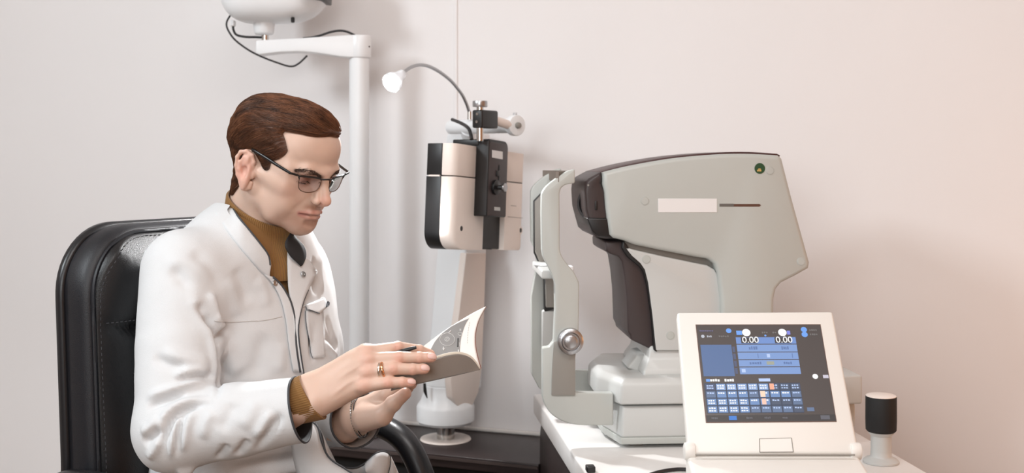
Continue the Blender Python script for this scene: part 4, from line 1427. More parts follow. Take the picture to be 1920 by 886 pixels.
def relax(V, Q, n, lam=0.5):
    """Laplacian smoothing with a push back (keeps volume)"""
    if n == 0:
        return V
    e = np.concatenate([Q[:, [0, 1]], Q[:, [1, 2]], Q[:, [2, 3]], Q[:, [3, 0]]])
    e = np.concatenate([e, e[:, ::-1]])
    deg = np.bincount(e[:, 0], minlength=len(V)).astype(float)
    deg[deg == 0] = 1
    for it in range(n):
        for l in (lam, -lam * 1.03):
            A = np.stack([np.bincount(e[:, 0], weights=V[e[:, 1], i], minlength=len(V)) for i in range(3)], 1) / deg[:, None]
            V = V + l * (A - V)
    return V

def vnormals(V, Q):
    n = np.cross(V[Q[:, 2]] - V[Q[:, 0]], V[Q[:, 3]] - V[Q[:, 1]])
    N = np.stack([sum(np.bincount(Q[:, j], weights=n[:, i], minlength=len(V)) for j in range(4)) for i in range(3)], 1)
    return N / (np.linalg.norm(N, axis=1, keepdims=True) + 1e-12)

def mk_mesh(name, V, Q):
    me = bpy.data.meshes.new(name)
    me.vertices.add(len(V))
    me.vertices.foreach_set('co', np.asarray(V, np.float32).ravel())
    k = Q.shape[1]
    me.loops.add(len(Q) * k)
    me.loops.foreach_set('vertex_index', np.asarray(Q, np.int32).ravel())
    me.polygons.add(len(Q))
    me.polygons.foreach_set('loop_start', np.arange(0, len(Q) * k, k, dtype=np.int32))
    me.update(calc_edges=True)
    me.validate()
    me.polygons.foreach_set('use_smooth', [True] * len(me.polygons))
    return me

def tint(me, name, C):
    a = me.color_attributes.new(name, 'FLOAT_COLOR', 'POINT')
    C4 = np.ones((len(C), 4), np.float32)
    C4[:, :3] = C
    a.data.foreach_set('color', C4.ravel())

def bvh(V, Q):
    return BVHTree.FromPolygons([tuple(v) for v in V], [tuple(int(i) for i in q) for q in Q])

def hit(tree, px, py, off=0.0):
    p, n, i, d = tree.ray_cast(CAM, ray(px, py).normalized())
    if p is None:
        return None, None
    if n.dot(ray(px, py)) > 0:
        n = -n
    return p + n * off, n

def hits(tree, pxs, off=0.0, n=6, smooth=True):
    """a pixel polyline dropped onto a surface"""
    if smooth and len(pxs) > 2:
        pts = [(p.x, p.y) for p in catmull([Vector((x, y, 0)) for x, y in pxs], n)]
    else:
        pts = []
        for (x0, y0), (x1, y1) in zip(pxs, pxs[1:]):
            pts += [(x0 + (x1 - x0) * k / n, y0 + (y1 - y0) * k / n) for k in range(n)]
        pts.append(pxs[-1])
    out = []
    for x, y in pts:
        p, nn = hit(tree, x, y, off)
        if p is not None:
            out.append(p)
    return out

def seg_dist(V, pts):
    """distance of every vertex to a polyline, and position along it 0..1"""
    best = np.full(len(V), 1e9); tt = np.zeros(len(V))
    pts = np.array([tuple(p) for p in pts])
    n = len(pts) - 1
    for i in range(n):
        a, b = pts[i], pts[i + 1]
        ab = b - a
        t = np.clip(((V - a) @ ab) / (ab @ ab + 1e-12), 0, 1)
        d = np.linalg.norm(V - a - t[:, None] * ab, axis=1)
        m = d < best
        best[m] = d[m]; tt[m] = (i + t[m]) / n
    return best, tt

def stroke(V, N, pts, w, amp, taper=0.25):
    """raise (or press) a soft ridge along a polyline; tapers at both ends"""
    P_ = np.array([tuple(p) for p in pts])
    lo, hi = P_.min(0) - 3 * w, P_.max(0) + 3 * w
    m = np.where(((V > lo) & (V < hi)).all(1))[0]
    if len(m) == 0:
        return
    d, t = seg_dist(V[m], pts)
    f = np.exp(-(d / w) ** 2)
    e = np.clip(np.minimum(t, 1 - t) / max(taper, 1e-6), 0, 1)
    e = e * e * (3 - 2 * e)
    V[m] += N[m] * (amp * f * e)[:, None]

def vnoise(V, scale, seed=0):
    """smooth value noise in numpy"""
    g = np.random.default_rng(seed).random((32, 32, 32)).astype(np.float32)
    p = V * scale
    i = np.floor(p).astype(int)
    f = p - i
    f = f * f * (3 - 2 * f)
    out = 0
    for a in (0, 1):
        for b in (0, 1):
            for c in (0, 1):
                w = (f[:, 0] if a else 1 - f[:, 0]) * (f[:, 1] if b else 1 - f[:, 1]) * (f[:, 2] if c else 1 - f[:, 2])
                out = out + w * g[(i[:, 0] + a) % 32, (i[:, 1] + b) % 32, (i[:, 2] + c) % 32]
    return out * 2 - 1
# ------------------------------------------------------------------ the man: head
HT, HP = math.radians(32), math.radians(18.5)
hF = np.array([math.cos(HP) * math.cos(HT), -math.cos(HP) * math.sin(HT), -math.sin(HP)])
hU = np.array([math.sin(HP) * math.cos(HT), -math.sin(HP) * math.sin(HT), math.cos(HP)])
hL = np.array([math.sin(HT), math.cos(HT), 0.0])
hC = np.array([-0.3836, 1.95, EYE - 0.01889])
HM = np.stack([hF, hL, hU], 0)                         # rows: local axes in the world

def hw(p):                                            # local mm (forward, left, up) -> world
    return Vector(hC + (np.array(p, float) / 1000) @ HM)
def hl(V):                                            # world -> local mm
    return ((np.asarray(V) - hC) @ HM.T) * 1000
def hd(v):
    return Vector(np.array(v, float) @ HM)
def hpix(px, py, L=0.0):                              # pixel on the plane L = const (mm) -> local mm
    r = np.array(ray(px, py))
    o = np.array(CAM) - hC
    t = (L / 1000 - o @ hL) / (r @ hL)
    return (HM @ (o + r * t)) * 1000

mm = 0.001
def build_head():
    f = Field((-0.135, -0.10, -0.145), (0.128, 0.10, 0.125), 0.0016)
    def C(a, b, ra, rb, k=10, mode='add', mir=True):
        f.cone(np.array(a) * mm, np.array(b) * mm, ra * mm, rb * mm, k * mm, mode)
        if mir and (a[1] or b[1]):
            f.cone(np.array((a[0], -a[1], a[2])) * mm, np.array((b[0], -b[1], b[2])) * mm, ra * mm, rb * mm, k * mm, mode)
    def E(c, r, k=10, mode='add', mir=True, axes=None):
        f.ell(np.array(c) * mm, np.array(r) * mm, axes, k * mm, mode)
        if mir and c[1]:
            ax2 = None if axes is None else [(a[0], -a[1], a[2]) for a in axes]
            f.ell(np.array((c[0], -c[1], c[2])) * mm, np.array(r) * mm, ax2, k * mm, mode)
    # skull
    E((-9, 0, 46), (94, 72, 63))
    E((33, 0, 60), (57, 60, 47), 24)
    # neck
    C((-24, 0, -10), (-32, 4, -135), 51, 55, 28, mir=False)
    C((-6, 46, -30), (20, 20, -120), 14, 13, 22)
    # jaw and lower face
    E((34, 0, -6), (56, 57, 58), 20)
    C((2, 52, -24), (40, 38, -57), 13, 12, 24)
    C((40, 38, -57), (70, 10, -67), 12, 12.5, 16)
    E((71, 0, -67), (15, 17, 13), 12)
    E((62, 0, -46), (30, 30, 28), 16)
    C((10, 0, -54), (58, 0, -64), 34, 16, 24, mir=False)
    # cheekbones and cheeks
    E((47, 43, -3), (24, 19, 17), 14)
    E((46, 40, -28), (27, 17, 28), 14)
    C((6, 64, 4), (60, 50, 0), 6, 9, 18)
    E((44, 51, 22), (18, 10, 22), 18)
    # brow ridge
    C((88, 8, 27), (79, 32, 29), 9.0, 7.2, 12)
    C((79, 32, 29), (60, 51, 26), 7.2, 7, 14)
    # eye sockets
    E((90, 31, 12), (16, 17, 10), 8, 'sub')
    # nose
    C((88, 0, 28), (94.5, 0, 14), 6.5, 5.4, 8, mir=False)
    C((94.5, 0, 14), (106.5, 0, -11), 5.4, 7.2, 7, mir=False)
    C((84, 6, 16), (95, 8, -12), 5, 6.6, 7)
    E((107.5, 0, -14.5), (8.8, 8.2, 7.8), 4)
    E((96.0, 11.4, -17.5), (8.6, 5.4, 6.2), 2.5)
    C((106, 0, -19.5), (95, 0, -25), 4.0, 3.6, 4, mir=False)
    E((100.5, 6.6, -25.5), (4.6, 3.0, 3.4), 2, 'sub')
    C((93, 20, -12), (80, 33, -36), 3.0, 2.0, 7, 'sub')
    # mouth
    C((96.5, 0, -30), (95.5, 0, -34), 1.4, 1.4, 4, 'sub', mir=False)
    C((95.2, 0, -38), (91.5, 11, -39.2), 4.0, 3.6, 5)
    C((91.5, 11, -39.2), (80.5, 24, -43.5), 3.6, 2.0, 4)
    C((91.0, 0, -48), (88, 11, -47.5), 4.8, 4.2, 5)
    C((88, 11, -47.5), (80, 22, -44.5), 4.2, 2.0, 4)
    C((99.5, 0, -43.0), (94, 11, -43.2), 1.3, 1.3, 2.2, 'sub')
    C((94, 11, -43.2), (81.5, 25.5, -44.0), 1.3, 1.2, 2.2, 'sub')
    C((93.5, 0, -59), (89, 11, -58), 4, 3, 8, 'sub')
    # lids over the eyeballs
    E((69.5, 31, 14), (13.6, 14.6, 13.4), 5)
    C((81, 20, 11), (74, 43.5, 11.5), 1.2, 1.0, 1.2, 'sub')
    C((82.5, 31, 9.0), (81, 36, 9.2), 2.4, 2.0, 1.4, 'sub')
    C((82.0, 26, 9.2), (82.5, 31, 9.0), 2.0, 2.4, 1.4, 'sub')
    C((85, 21, 20), (77, 44, 20), 1.6, 1.6, 4, 'sub')
    # ears
    for s in (1, -1):
        Lx = lambda a, b, c: (a, s * b, c)
        f_ = lambda a, b, ra, rb, k, mode='add': f.cone(np.array(a) * mm, np.array(b) * mm, ra * mm, rb * mm, k * mm, mode)
        out = np.array((-0.42, s * 0.90, 0.05))
        f.ell(np.array(Lx(-7, 74, 1)) * mm, np.array((8.5, 15.5, 33)) * mm, [out, (0.90, s * 0.42, 0.25), (-0.28, 0, 0.96)], 5 * mm)
        f.ell(np.array(Lx(-4, 84, -1)) * mm, np.array((6.5, 7.5, 12)) * mm, [out, (0.90, s * 0.42, 0.2), (-0.2, 0, 0.98)], 4 * mm, 'sub')
        f.ell(np.array(Lx(-8, 90, 17)) * mm, np.array((4.5, 6, 6)) * mm, [out, (0.90, s * 0.42, 0.2), (-0.2, 0, 0.98)], 4 * mm, 'sub')
        f.ell(np.array(Lx(-10, 77.5, 20)) * mm, np.array((5.5, 12, 13)) * mm, [out, (0.90, s * 0.42, 0.25), (-0.28, 0, 0.96)], 4 * mm)
        hel = [Lx(4, 73, 8), Lx(5, 74, 18), Lx(0, 77, 28), Lx(-9, 81, 32), Lx(-18, 84, 28), Lx(-22, 85, 18), Lx(-21, 84, 4), Lx(-16, 81, -10), Lx(-8, 77, -20), Lx(0, 74, -27), Lx(5, 72, -24), Lx(7, 71, -16)]
        rr = [2.6, 2.8, 3.0, 3.2, 3.2, 3.1, 3.0, 3.0, 4.0, 5.0, 4.2, 3.0]
        for i in range(len(hel) - 1):
            f_(hel[i], hel[i + 1], rr[i], rr[i + 1], 2.5)
        anti = [Lx(-10, 82, 22), Lx(-15, 83, 12), Lx(-14, 82, 0), Lx(-9, 79, -10), Lx(-2, 77, -13)]
        for i in range(len(anti) - 1):
            f_(anti[i], anti[i + 1], 2.4, 2.4, 3)
        f.ell(np.array(Lx(8, 73, -3)) * mm, np.array((4, 4, 6.5)) * mm, None, 3 * mm)
    V, Q = f.mesh(0.0, 3)
    return V * 1000, Q                                  # local mm

HV, HQ = build_head()
def to_world(Vmm):
    return hC + (Vmm / 1000) @ HM

def gauss(V, c, r):
    c, r = np.array(c, float), np.array(r, float)
    return np.exp(-(((V - c) / r) ** 2).sum(1))

SKIN = np.array(srgb(208, 178, 161)[:3])
def head_tint(V):
    C = np.tile(SKIN, (len(V), 1))
    A = V.copy(); A[:, 1] = np.abs(A[:, 1])
    def mixc(col, w):
        nonlocal C
        col = np.array(srgb(*col)[:3])
        C = C * (1 - w[:, None]) + col * w[:, None]
    # beard shadow over chin, jaw and upper lip
    b = np.clip(gauss(A, (76, 10, -62), (26, 28, 14)) + 1.1 * gauss(A, (90, 11, -31), (9, 16, 5.5)) + 0.5 * gauss(A, (78, 26, -46), (10, 9, 12)) + 0.45 * gauss(A, (45, 42, -54), (28, 18, 17)), 0, 1)
    mixc((150, 108, 90), 0.72 * b)
    mixc((222, 150, 130), 0.22 * np.clip(gauss(A, (60, 46, -8), (24, 18, 16)), 0, 1))
    mixc((218, 140, 120), 0.55 * gauss(A, (108, 0, -14), (10, 13, 10)))
    mixc((218, 140, 122), 0.5 * np.clip(np.exp(-((A[:, 1] - 82) / 9) ** 2) * np.exp(-((A[:, 0] + 6) / 22) ** 2) * np.exp(-(A[:, 2] / 36) ** 2), 0, 1))
    # lips
    d1, _ = seg_dist(A, [(97, 0, -37.5), (93, 11, -38.5), (81, 25, -43)])
    d2, _ = seg_dist(A, [(94, 0, -48.5), (90, 11, -48), (81, 23, -44.5)])
    mixc((178, 116, 106), np.clip(1.25 - np.minimum(d1 / 4.4, d2 / 5.0), 0, 0.7))
    d3, _ = seg_dist(A, [(98, 0, -43), (93.5, 11, -43.2), (81, 26, -44)])
    mixc((104, 50, 46), 0.85 * np.exp(-(d3 / 1.7) ** 2))
    # brows
    d4, t4 = seg_dist(A, [(95, 11, 23), (91, 22, 27), (83, 36, 29), (70, 49, 26)])
    mixc((84, 56, 42), np.clip(0.9 * np.exp(-(d4 / 4.0) ** 2), 0, 1))
    # lids, under-eye: shade beneath the brows painted into the skin
    mixc((140, 94, 80), 0.85 * gauss(A, (84, 31, 14), (13, 19, 8)))
    mixc((150, 96, 80), 0.6 * np.exp(-(seg_dist(A, [(87, 21, 11), (88, 31, 9.5), (82, 43, 11.5)])[0] / 1.6) ** 2))
    n = vnoise(V, 1 / 9.0, 3)
    C *= (1 + 0.025 * n)[:, None]
    return C
headtree = bvh(to_world(HV), HQ)

M_SKIN = mat('skin', srgb(226, 176, 150), 0.46, attr='tint', sss=0.16, bump=0.10, bscale=700, spec=0.45)
# ------------------------------------------------------------------ hair: combed cap plus strands
HLINE = [(0, 88), (5, 87), (18, 84.5), (33, 84), (50, 81), (51, 77), (46, 68), (41.5, 54), (44, 45), (49, 37), (56, 29), (56, 16), (59, 11), (63, 11), (68, 14), (73, 20), (80, 29),
         (88, 35), (97, 33), (103, 22), (108, 0), (112, -22), (118, -42), (128, -58), (150, -64), (185, -64), (185, 220), (-5, 220), (-5, 91)]
hpoly = np.array([(75 * math.radians(a), u) for a, u in HLINE])

def sdist_poly(P_, poly):
    d = np.full(len(P_), 1e9)
    ins_ = np.zeros(len(P_), bool)
    n = len(poly)
    for i in range(n):
        a, b = poly[i], poly[(i + 1) % n]
        ab = b - a
        t = np.clip(((P_ - a) @ ab) / (ab @ ab + 1e-9), 0, 1)
        d = np.minimum(d, np.linalg.norm(P_ - a - t[:, None] * ab, axis=1))
        c = (a[1] > P_[:, 1]) != (b[1] > P_[:, 1])
        with np.errstate(divide='ignore', invalid='ignore'):
            xi = (b[0] - a[0]) * (P_[:, 1] - a[1]) / (b[1] - a[1]) + a[0]
        ins_ ^= c & (P_[:, 0] < xi)
    return np.where(ins_, d, -d)

def hair_mask(V):
    phi = np.arctan2(np.abs(V[:, 1]), V[:, 0] + 10)
    return sdist_poly(np.stack([75 * phi, V[:, 2]], 1), hpoly)

def sstep(x, a, b):
    t = np.clip((x - a) / (b - a), 0, 1)
    return t * t * (3 - 2 * t)

HTINT = head_tint(HV)
_w = (0.8 * sstep(hair_mask(HV), -3.0, 3.5) * ~((np.abs(HV[:, 1]) > 73) & (np.abs(HV[:, 2] - 1) < 36) & (np.abs(HV[:, 0] + 8) < 26)))[:, None]
HTINT = HTINT * (1 - _w) + np.array(srgb(88, 60, 46)[:3]) * _w

def hair_flow(p):
    F_, L_, U_ = p
    side = 1 - sstep(np.array(U_), 64.0, 90.0)
    side = float(side)
    back = float(1 - sstep(np.array(F_), -62.0, -18.0))
    top = np.array((-0.86, -0.30 - 0.006 * min(F_, 60), 0.0))
    sd = np.array((-0.80, 0.0, -0.60)) if L_ < 0 else np.array((-0.7, 0, -0.7))
    bk = np.array((-0.5, 0.05, -0.86))
    d = top * (1 - side) + sd * side * 1.0
    if back > 0:
        d = d * (1 - back) + bk * back
    return d

def build_hair(parent):
    N = vnormals(HV, HQ)
    m = hair_mask(HV)
    ear = (np.abs(HV[:, 1]) > 75.5) & (np.abs(HV[:, 2] - 1) < 35) & (np.abs(HV[:, 0] + 8) < 24)
    m = np.where(ear, -5, m)
    top = sstep(HV[:, 2], 50, 98)
    front = np.exp(-((HV[:, 0] - 72) / 30) ** 2) * sstep(HV[:, 2], 74, 90)
    t = 5.0 + 9.5 * top + (-7.0) * front + 3.5 * sstep(-HV[:, 0], 20, 80) * sstep(HV[:, 2], -20, 40)
    t *= 1 - 0.75 * sstep(30 - HV[:, 2], 0, 30) * (HV[:, 0] > -15)
    t *= 0.45 + 0.55 * sstep(HV[:, 2], -60, -10)
    edge = sstep(m, -0.5, 15.0)
    edge_front = sstep(m, -0.5, 4.0)
    fr = sstep(HV[:, 2], 70, 82)
    t = t * (edge * (1 - fr) + edge_front * fr) + 0.15
    # broad locks
    lock = vnoise(HV * np.array((0.5, 0.5, 1.7)) + HV[:, [2]] * 0, 1 / 11.0, 5) * 0.9 + vnoise(HV * np.array((0.35, 0.8, 1.5)), 1 / 5.0, 8) * 0.5
    V = HV + N * (t + lock * edge)[:, None]
    keep = m > -0.5
    fk = keep[HQ].all(1)
    used = np.unique(HQ[fk])
    remap = np.full(len(V), -1); remap[used] = np.arange(len(used))
    cv, cq = V[used], remap[HQ[fk]]
    cv = smooth_rim(relax(cv, cq, 4), cq, 12)
    cm = m[used]
    tree = bvh(cv, cq)
    cn = vnormals(cv, cq)
    base = np.array(srgb(100, 64, 44)[:3])
    verts = [cv]
    tri = [np.concatenate([cq[:, [0, 1, 2]], cq[:, [0, 2, 3]]])]
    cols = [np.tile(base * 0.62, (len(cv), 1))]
    off = len(cv)
    r = np.random.default_rng(11)
    area_w = np.where((cv[:, 1] < 35), 1.0, 0.45)
    area_w = area_w / area_w.sum()
    NS = 21000
    tn = vnoise(cv * np.array((0.35, 0.9, 1.6)), 1 / 6.0, 21)
    tn2 = vnoise(cv * np.array((0.3, 0.6, 1.0)), 1 / 14.0, 33)
    roots = r.choice(len(cv), NS, p=area_w)
    SEG = 8
    tmpl = []
    for k in range(SEG - 1):
        for j in range(3):
            a, b = k * 3 + j, k * 3 + (j + 1) % 3
            tmpl += [(a, b, b + 3), (a, b + 3, a + 3)]
    tmpl = np.array(tmpl)
    SV, ST_, SC_ = [], [], []
    for i in roots:
        p = Vector(cv[i] + r.normal(0, 0.8, 3))
        short = cv[i][2] < 45
        L_ = r.uniform(14, 26) if short else r.uniform(28, 52)
        if cv[i][2] < 20 and cv[i][0] > -15:
            L_ = r.uniform(6, 12)
        stp = L_ / (SEG - 1)
        jit = r.normal(0, 0.07, 3)
        lift = r.uniform(0.2, 1.5)
        pts = []
        nn_ = None
        for k in range(SEG):
            q, nn_, _, _ = tree.find_nearest(p)
            u = k / (SEG - 1)
            pts.append(q + nn_ * (-0.6 + (0.6 + lift) * math.sin(math.pi * min(u * 0.9 + 0.1, 1.0))))
            d = Vector(hair_flow(q) + jit)
            d = d - nn_ * d.dot(nn_)
            if d.length < 1e-6:
                d = Vector((0, 0, -1))
            p = q + d.normalized() * stp
        w = r.uniform(0.13, 0.30)
        tw = base * r.uniform(0.6, 1.4) * (1 + 0.85 * float(tn[i]) + 0.35 * float(tn2[i])) * np.array((1.0, r.uniform(0.94, 1.04), r.uniform(0.86, 1.04)))  # lock noise paints hair shadows and highlights into the strand colour
        for k in range(SEG):
            dirv = (pts[min(k + 1, SEG - 1)] - pts[max(k - 1, 0)])
            X = dirv.cross(nn_)
            X = X.normalized() if X.length > 1e-9 else Vector((1, 0, 0))
            Y = dirv.cross(X)
            Y = Y.normalized() if Y.length > 1e-9 else Vector((0, 1, 0))
            ww = w * (1.0 - 0.75 * (k / (SEG - 1)) ** 2)
            for j in range(3):
                a = 2.094 * j + 0.5
                SV.append(pts[k] + X * (math.cos(a) * ww) + Y * (math.sin(a) * ww))
                SC_.append(tw)
        ST_.append(tmpl + off)
        off += SEG * 3
    verts.append(np.array([tuple(v) for v in SV])); cols.append(np.array(SC_)); tri += ST_
    VV = to_world(np.concatenate(verts)); TT = np.concatenate(tri)
    me = mk_mesh('hair', VV, TT)
    tint(me, 'tint', np.concatenate(cols))
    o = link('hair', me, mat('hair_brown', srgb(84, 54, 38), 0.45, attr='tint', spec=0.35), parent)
    o['kind'] = 'stuff'
    # eyebrows
    bm = bmesh.new()
    for s in (-1, 1):
        for k in range(420):
            u = r.uniform(0, 1)
            cpt = np.array((95 - 22 * u ** 1.6, 11 + 38 * u, 22.0 + 9.5 * math.sin(math.pi * min(u * 0.72, 1)) - 2 * u)) + np.array((0, 0, r.normal(0, 1.5)))
            cpt[1] *= s
            q = hw(cpt)
            pt, nn_, _, _ = headtree.find_nearest(q)
            d = hd((-0.35 * u, s * (0.6 + 0.5 * u), 0.50 - 0.75 * u)).normalized()
            d = (d - nn_ * d.dot(nn_)).normalized()
            L_ = r.uniform(0.003, 0.0055)
            tube([pt - nn_ * 0.0002, pt + d * L_ * 0.5 + nn_ * 0.0007, pt + d * L_ + nn_ * 0.0004], [0.00024, 0.0002, 0.00006], 3, bm)
    o = obj('eyebrow', bm, mat('brow_hair', srgb(62, 42, 32), 0.6), parent, 180)
    o['kind'] = 'stuff'
    lb = bmesh.new()
    for s in (-1, 1):
        for k in range(26):
            u = k / 25
            a = hw((83.2 - 7.5 * u ** 2 + 1.5 * math.sin(math.pi * u), s * (20.5 + 22.5 * u), 10.2 - 1.8 * math.sin(math.pi * u)))
            pt, nn_, _, _ = headtree.find_nearest(a)
            tube([pt, pt + nn_ * 0.0016 + hd((0.1, 0, -0.6)) * 0.0018, pt + nn_ * 0.0030 + hd((0.3, s * 0.3 * (u - 0.4), -0.55)) * 0.0030], [0.00034, 0.00026, 0.00008], 3, lb)
    o = obj('eyelash', lb, mat('brow_hair', srgb(62, 42, 32), 0.6), parent, 180)
    o['kind'] = 'stuff'
    for s in (-1, 1):
        c = hw((68.9, s * 31, 14))
        g = hd((0.86, -0.05, -0.50)).normalized()
        e = lathe(c, g, [(12.7 * mm * math.sin(math.radians(a)), -12.7 * mm * math.cos(math.radians(a))) for a in list(range(0, 140, 10)) + [148, 153, 154]] + [(12.7 * mm * math.sin(math.radians(180 - a)), 12.7 * mm * math.cos(math.radians(180 - a))) for a in (25, 18, 10, 0)], 28)
        eo = obj('eyeball', e, [mat('eye_white', srgb(226, 216, 208), 0.2, coat=0.5), mat('iris', srgb(70, 58, 48), 0.2, coat=0.8), mat('pupil', srgb(8, 8, 8), 0.2, coat=0.8)], parent, 180)
        for pf in eo.data.polygons:
            a = math.degrees((pf.center - c).angle(g))
            pf.material_index = 2 if a < 10 else (1 if a < 26 else 0)

# ------------------------------------------------------------------ eyeglasses
def build_glasses():
    g = empty('eyeglasses', hw((104, 0, 15)), 'dark half-rim eyeglasses with black temples worn by the man', 'glasses')
    LF = lambda L, U: 100.0 - 0.20 * abs(L) + 0.06 * (U - 15)
    # near lens outline from the photograph, solved on the lens surface L<0
    nrm = hd((1.0, -0.20, -0.06)).normalized()          # gradient of F - (106.5 + 0.2 L + 0.06 (U-15)) for L<0
    o0 = hw((LF(-12, 15), -12, 15))
    pix = [(562, 330), (582, 331.5), (598, 334), (602, 336.5), (601, 344), (597, 352.5), (590, 358.5), (577, 360.5), (566, 358), (560.5, 352.5), (560, 344), (561, 335)]
    near = [hl(np.array(on_plane(x, y, o0, nrm))) for x, y in pix]
    near = [np.array((LF(q[1], q[2]), q[1], q[2])) for q in near]
    loops = {-1: near, 1: [np.array((q[0] + 0.6, -q[1] * 0.88, q[2])) for q in near]}
    M_FR = mat('glasses_black_metal', srgb(30, 28, 28), 0.3, metal=0.3)
    M_FB = mat('glasses_bronze_wire', srgb(112, 92, 80), 0.3, metal=0.9)
    M_GL = bpy.data.materials.new('lens_tinted'); M_GL.use_nodes = True
    nt = M_GL.node_tree
    for n in list(nt.nodes):
        nt.nodes.remove(n)
    out = nt.nodes.new('ShaderNodeOutputMaterial'); tr = nt.nodes.new('ShaderNodeBsdfTransparent'); gl = nt.nodes.new('ShaderNodeBsdfGlossy'); mx = nt.nodes.new('ShaderNodeMixShader'); fr = nt.nodes.new('ShaderNodeFresnel')
    tr.inputs[0].default_value = (0.80, 0.76, 0.77, 1)
    gl.inputs['Roughness'].default_value = 0.03
    fr.inputs[0].default_value = 1.22
    nt.links.new(fr.outputs[0], mx.inputs[0]); nt.links.new(tr.outputs[0], mx.inputs[1]); nt.links.new(gl.outputs[0], mx.inputs[2]); nt.links.new(mx.outputs[0], out.inputs[0])
    for s in (-1, 1):
        lp = [hw(q) for q in loops[s]]
        sm_ = catmull(lp, 5, closed=True)
        bm = bmesh.new()
        c = sum(sm_, Vector()) / len(sm_)
        cn = hd((1, 0, 0))
        cv = bm.verts.new(c + cn * 0.0012)
        ring = [bm.verts.new(p) for p in sm_]
        mid = [bm.verts.new(c + (p - c) * 0.6 + cn * 0.0008) for p in sm_]
        n = len(sm_)
        for i in range(n):
            bm.faces.new((ring[i], ring[(i + 1) % n], mid[(i + 1) % n], mid[i]))
            bm.faces.new((mid[i], mid[(i + 1) % n], cv))
        obj('lens', bm, M_GL, g, 180)
        obj('lower_rim', tube(sm_, 0.00075, 8, closed=True), M_FB, g, 180)
        upper = catmull(lp[-1:] + lp[0:4], 6)
        obj('brow_bar', tube([p + cn * 0.0003 for p in upper], [0.0012] * 4 + [0.0016] * (len(upper) - 8) + [0.0012] * 4, 8), M_FR, g, 180)
        # end piece and temple
        q0 = loops[s][0]
        e1 = np.array((q0[0] - 1, q0[1] + s * 5.0, q0[2] + 1.5))
        e2 = np.array((q0[0] - 8, s * 70.5, q0[2] + 2.5))
        earp = np.array((-1, s * 75.0, 36.0))
        m1 = e2 * 0.66 + earp * 0.34 + np.array((0, s * 1.5, 0.5)); m2 = e2 * 0.33 + earp * 0.67 + np.array((0, s * 1.5, 1.0))
        tail = [np.array((-14, s * 66.5, 33)), np.array((-26, s * 65, 17)), np.array((-30, s * 63, 0))]
        obj('end_piece', tube(catmull([hw(q0), hw(e1), hw(e2)], 6), [0.0012] * 6 + [0.0019] * 7, 8), M_FR, g, 180)
        pts = catmull([hw(p) for p in [e2, m1, m2, earp] + tail], 8)
        rr = [0.0022 + 0.0007 * min(1, i / 14) for i in range(len(pts))]
        obj('temple', tube(pts, rr, 8, up=hd((0, 0, 1)), flat=0.6), M_FR, g, 180)
        # nose pad on its arm
        pa = loops[s][4]
        padc = np.array((91, s * 9.0, 6.0))
        obj('pad_arm', tube(catmull([hw(pa), hw(pa + np.array((-4, -s * 1, 1))), hw(padc)], 5), 0.0004, 6), M_FB, g, 180)
        pb = lathe(hw(padc), hd((0.35, s * 0.9, 0.1)), [(0.0001, -0.001), (0.0032, -0.0004), (0.0034, 0.0003), (0.0001, 0.0008)], 14)
        obj('nose_pad', pb, mat('clear_silicone', srgb(230, 222, 214), 0.15, trans=0.6, ior=1.4), g, 180)
    a, b = loops[-1][3], loops[1][3]
    br = catmull([hw(a), hw(a * 0.65 + b * 0.35 + np.array((7.0, 0, 2.4))), hw(a * 0.35 + b * 0.65 + np.array((7.0, 0, 2.4))), hw(b)], 6)
    obj('bridge', tube(br, 0.0014, 8), M_FR, g, 180)
    return g
# ------------------------------------------------------------------ hands (part of the body mesh)
def V3(px, py, d):
    return np.array(P(px, py, d))

RH = dict(
    wrist_hi=V3(578, 728, 1.742), wrist_lo=V3(584, 756, 1.730),
    fingers=[   # knuckle, two bends, tip with radii
        ([V3(688, 661, 1.752), V3(746, 651, 1.768), V3(786, 656, 1.785), V3(806, 664, 1.795)], [0.0116, 0.0092, 0.0082, 0.0068]),
        ([V3(690, 674, 1.742), V3(748, 669.5, 1.745), V3(786, 669.5, 1.750), V3(809, 669.5, 1.752)], [0.0112, 0.0090, 0.0083, 0.0070]),
        ([V3(690, 697, 1.735), V3(738, 690.5, 1.733), V3(774, 691.5, 1.737), V3(796, 691, 1.740)], [0.0110, 0.0089, 0.0082, 0.0070]),
        ([V3(683, 722, 1.730), V3(728, 716.5, 1.727), V3(754, 716, 1.730), V3(770, 716.5, 1.733)], [0.0108, 0.0086, 0.0077, 0.0064])],
    thumb=([V3(625, 712, 1.762), V3(668, 700, 1.800), V3(706, 690, 1.815), V3(738, 682, 1.815)], [0.018, 0.0140, 0.0112, 0.0085]))
LH = dict(
    wrist=V3(664, 787, 1.925),
    fingers=[
        ([V3(728, 738, 1.890), V3(752, 722, 1.885), V3(768, 712, 1.875), V3(776, 704, 1.865)], [0.0110, 0.0095, 0.0088, 0.0075]),
        ([V3(724, 744, 1.905), V3(750, 729, 1.900), V3(770, 718, 1.890), V3(778, 709, 1.880)], [0.0112, 0.0097, 0.009, 0.0078]),
        ([V3(718, 750, 1.920), V3(746, 736, 1.918), V3(764, 726, 1.910), V3(772, 716, 1.898)], [0.0110, 0.0095, 0.0088, 0.0075]),
        ([V3(712, 756, 1.935), V3(735, 744, 1.935), V3(750, 735, 1.928), V3(757, 727, 1.918)], [0.0105, 0.0088, 0.008, 0.0068])],
    thumb=([V3(686, 782, 1.895), V3(716, 778, 1.872), V3(737, 756, 1.862), V3(760, 737, 1.856)], [0.019, 0.0135, 0.0118, 0.0092]))

def nearest_t(V, pts):
    return seg_dist(V, pts)

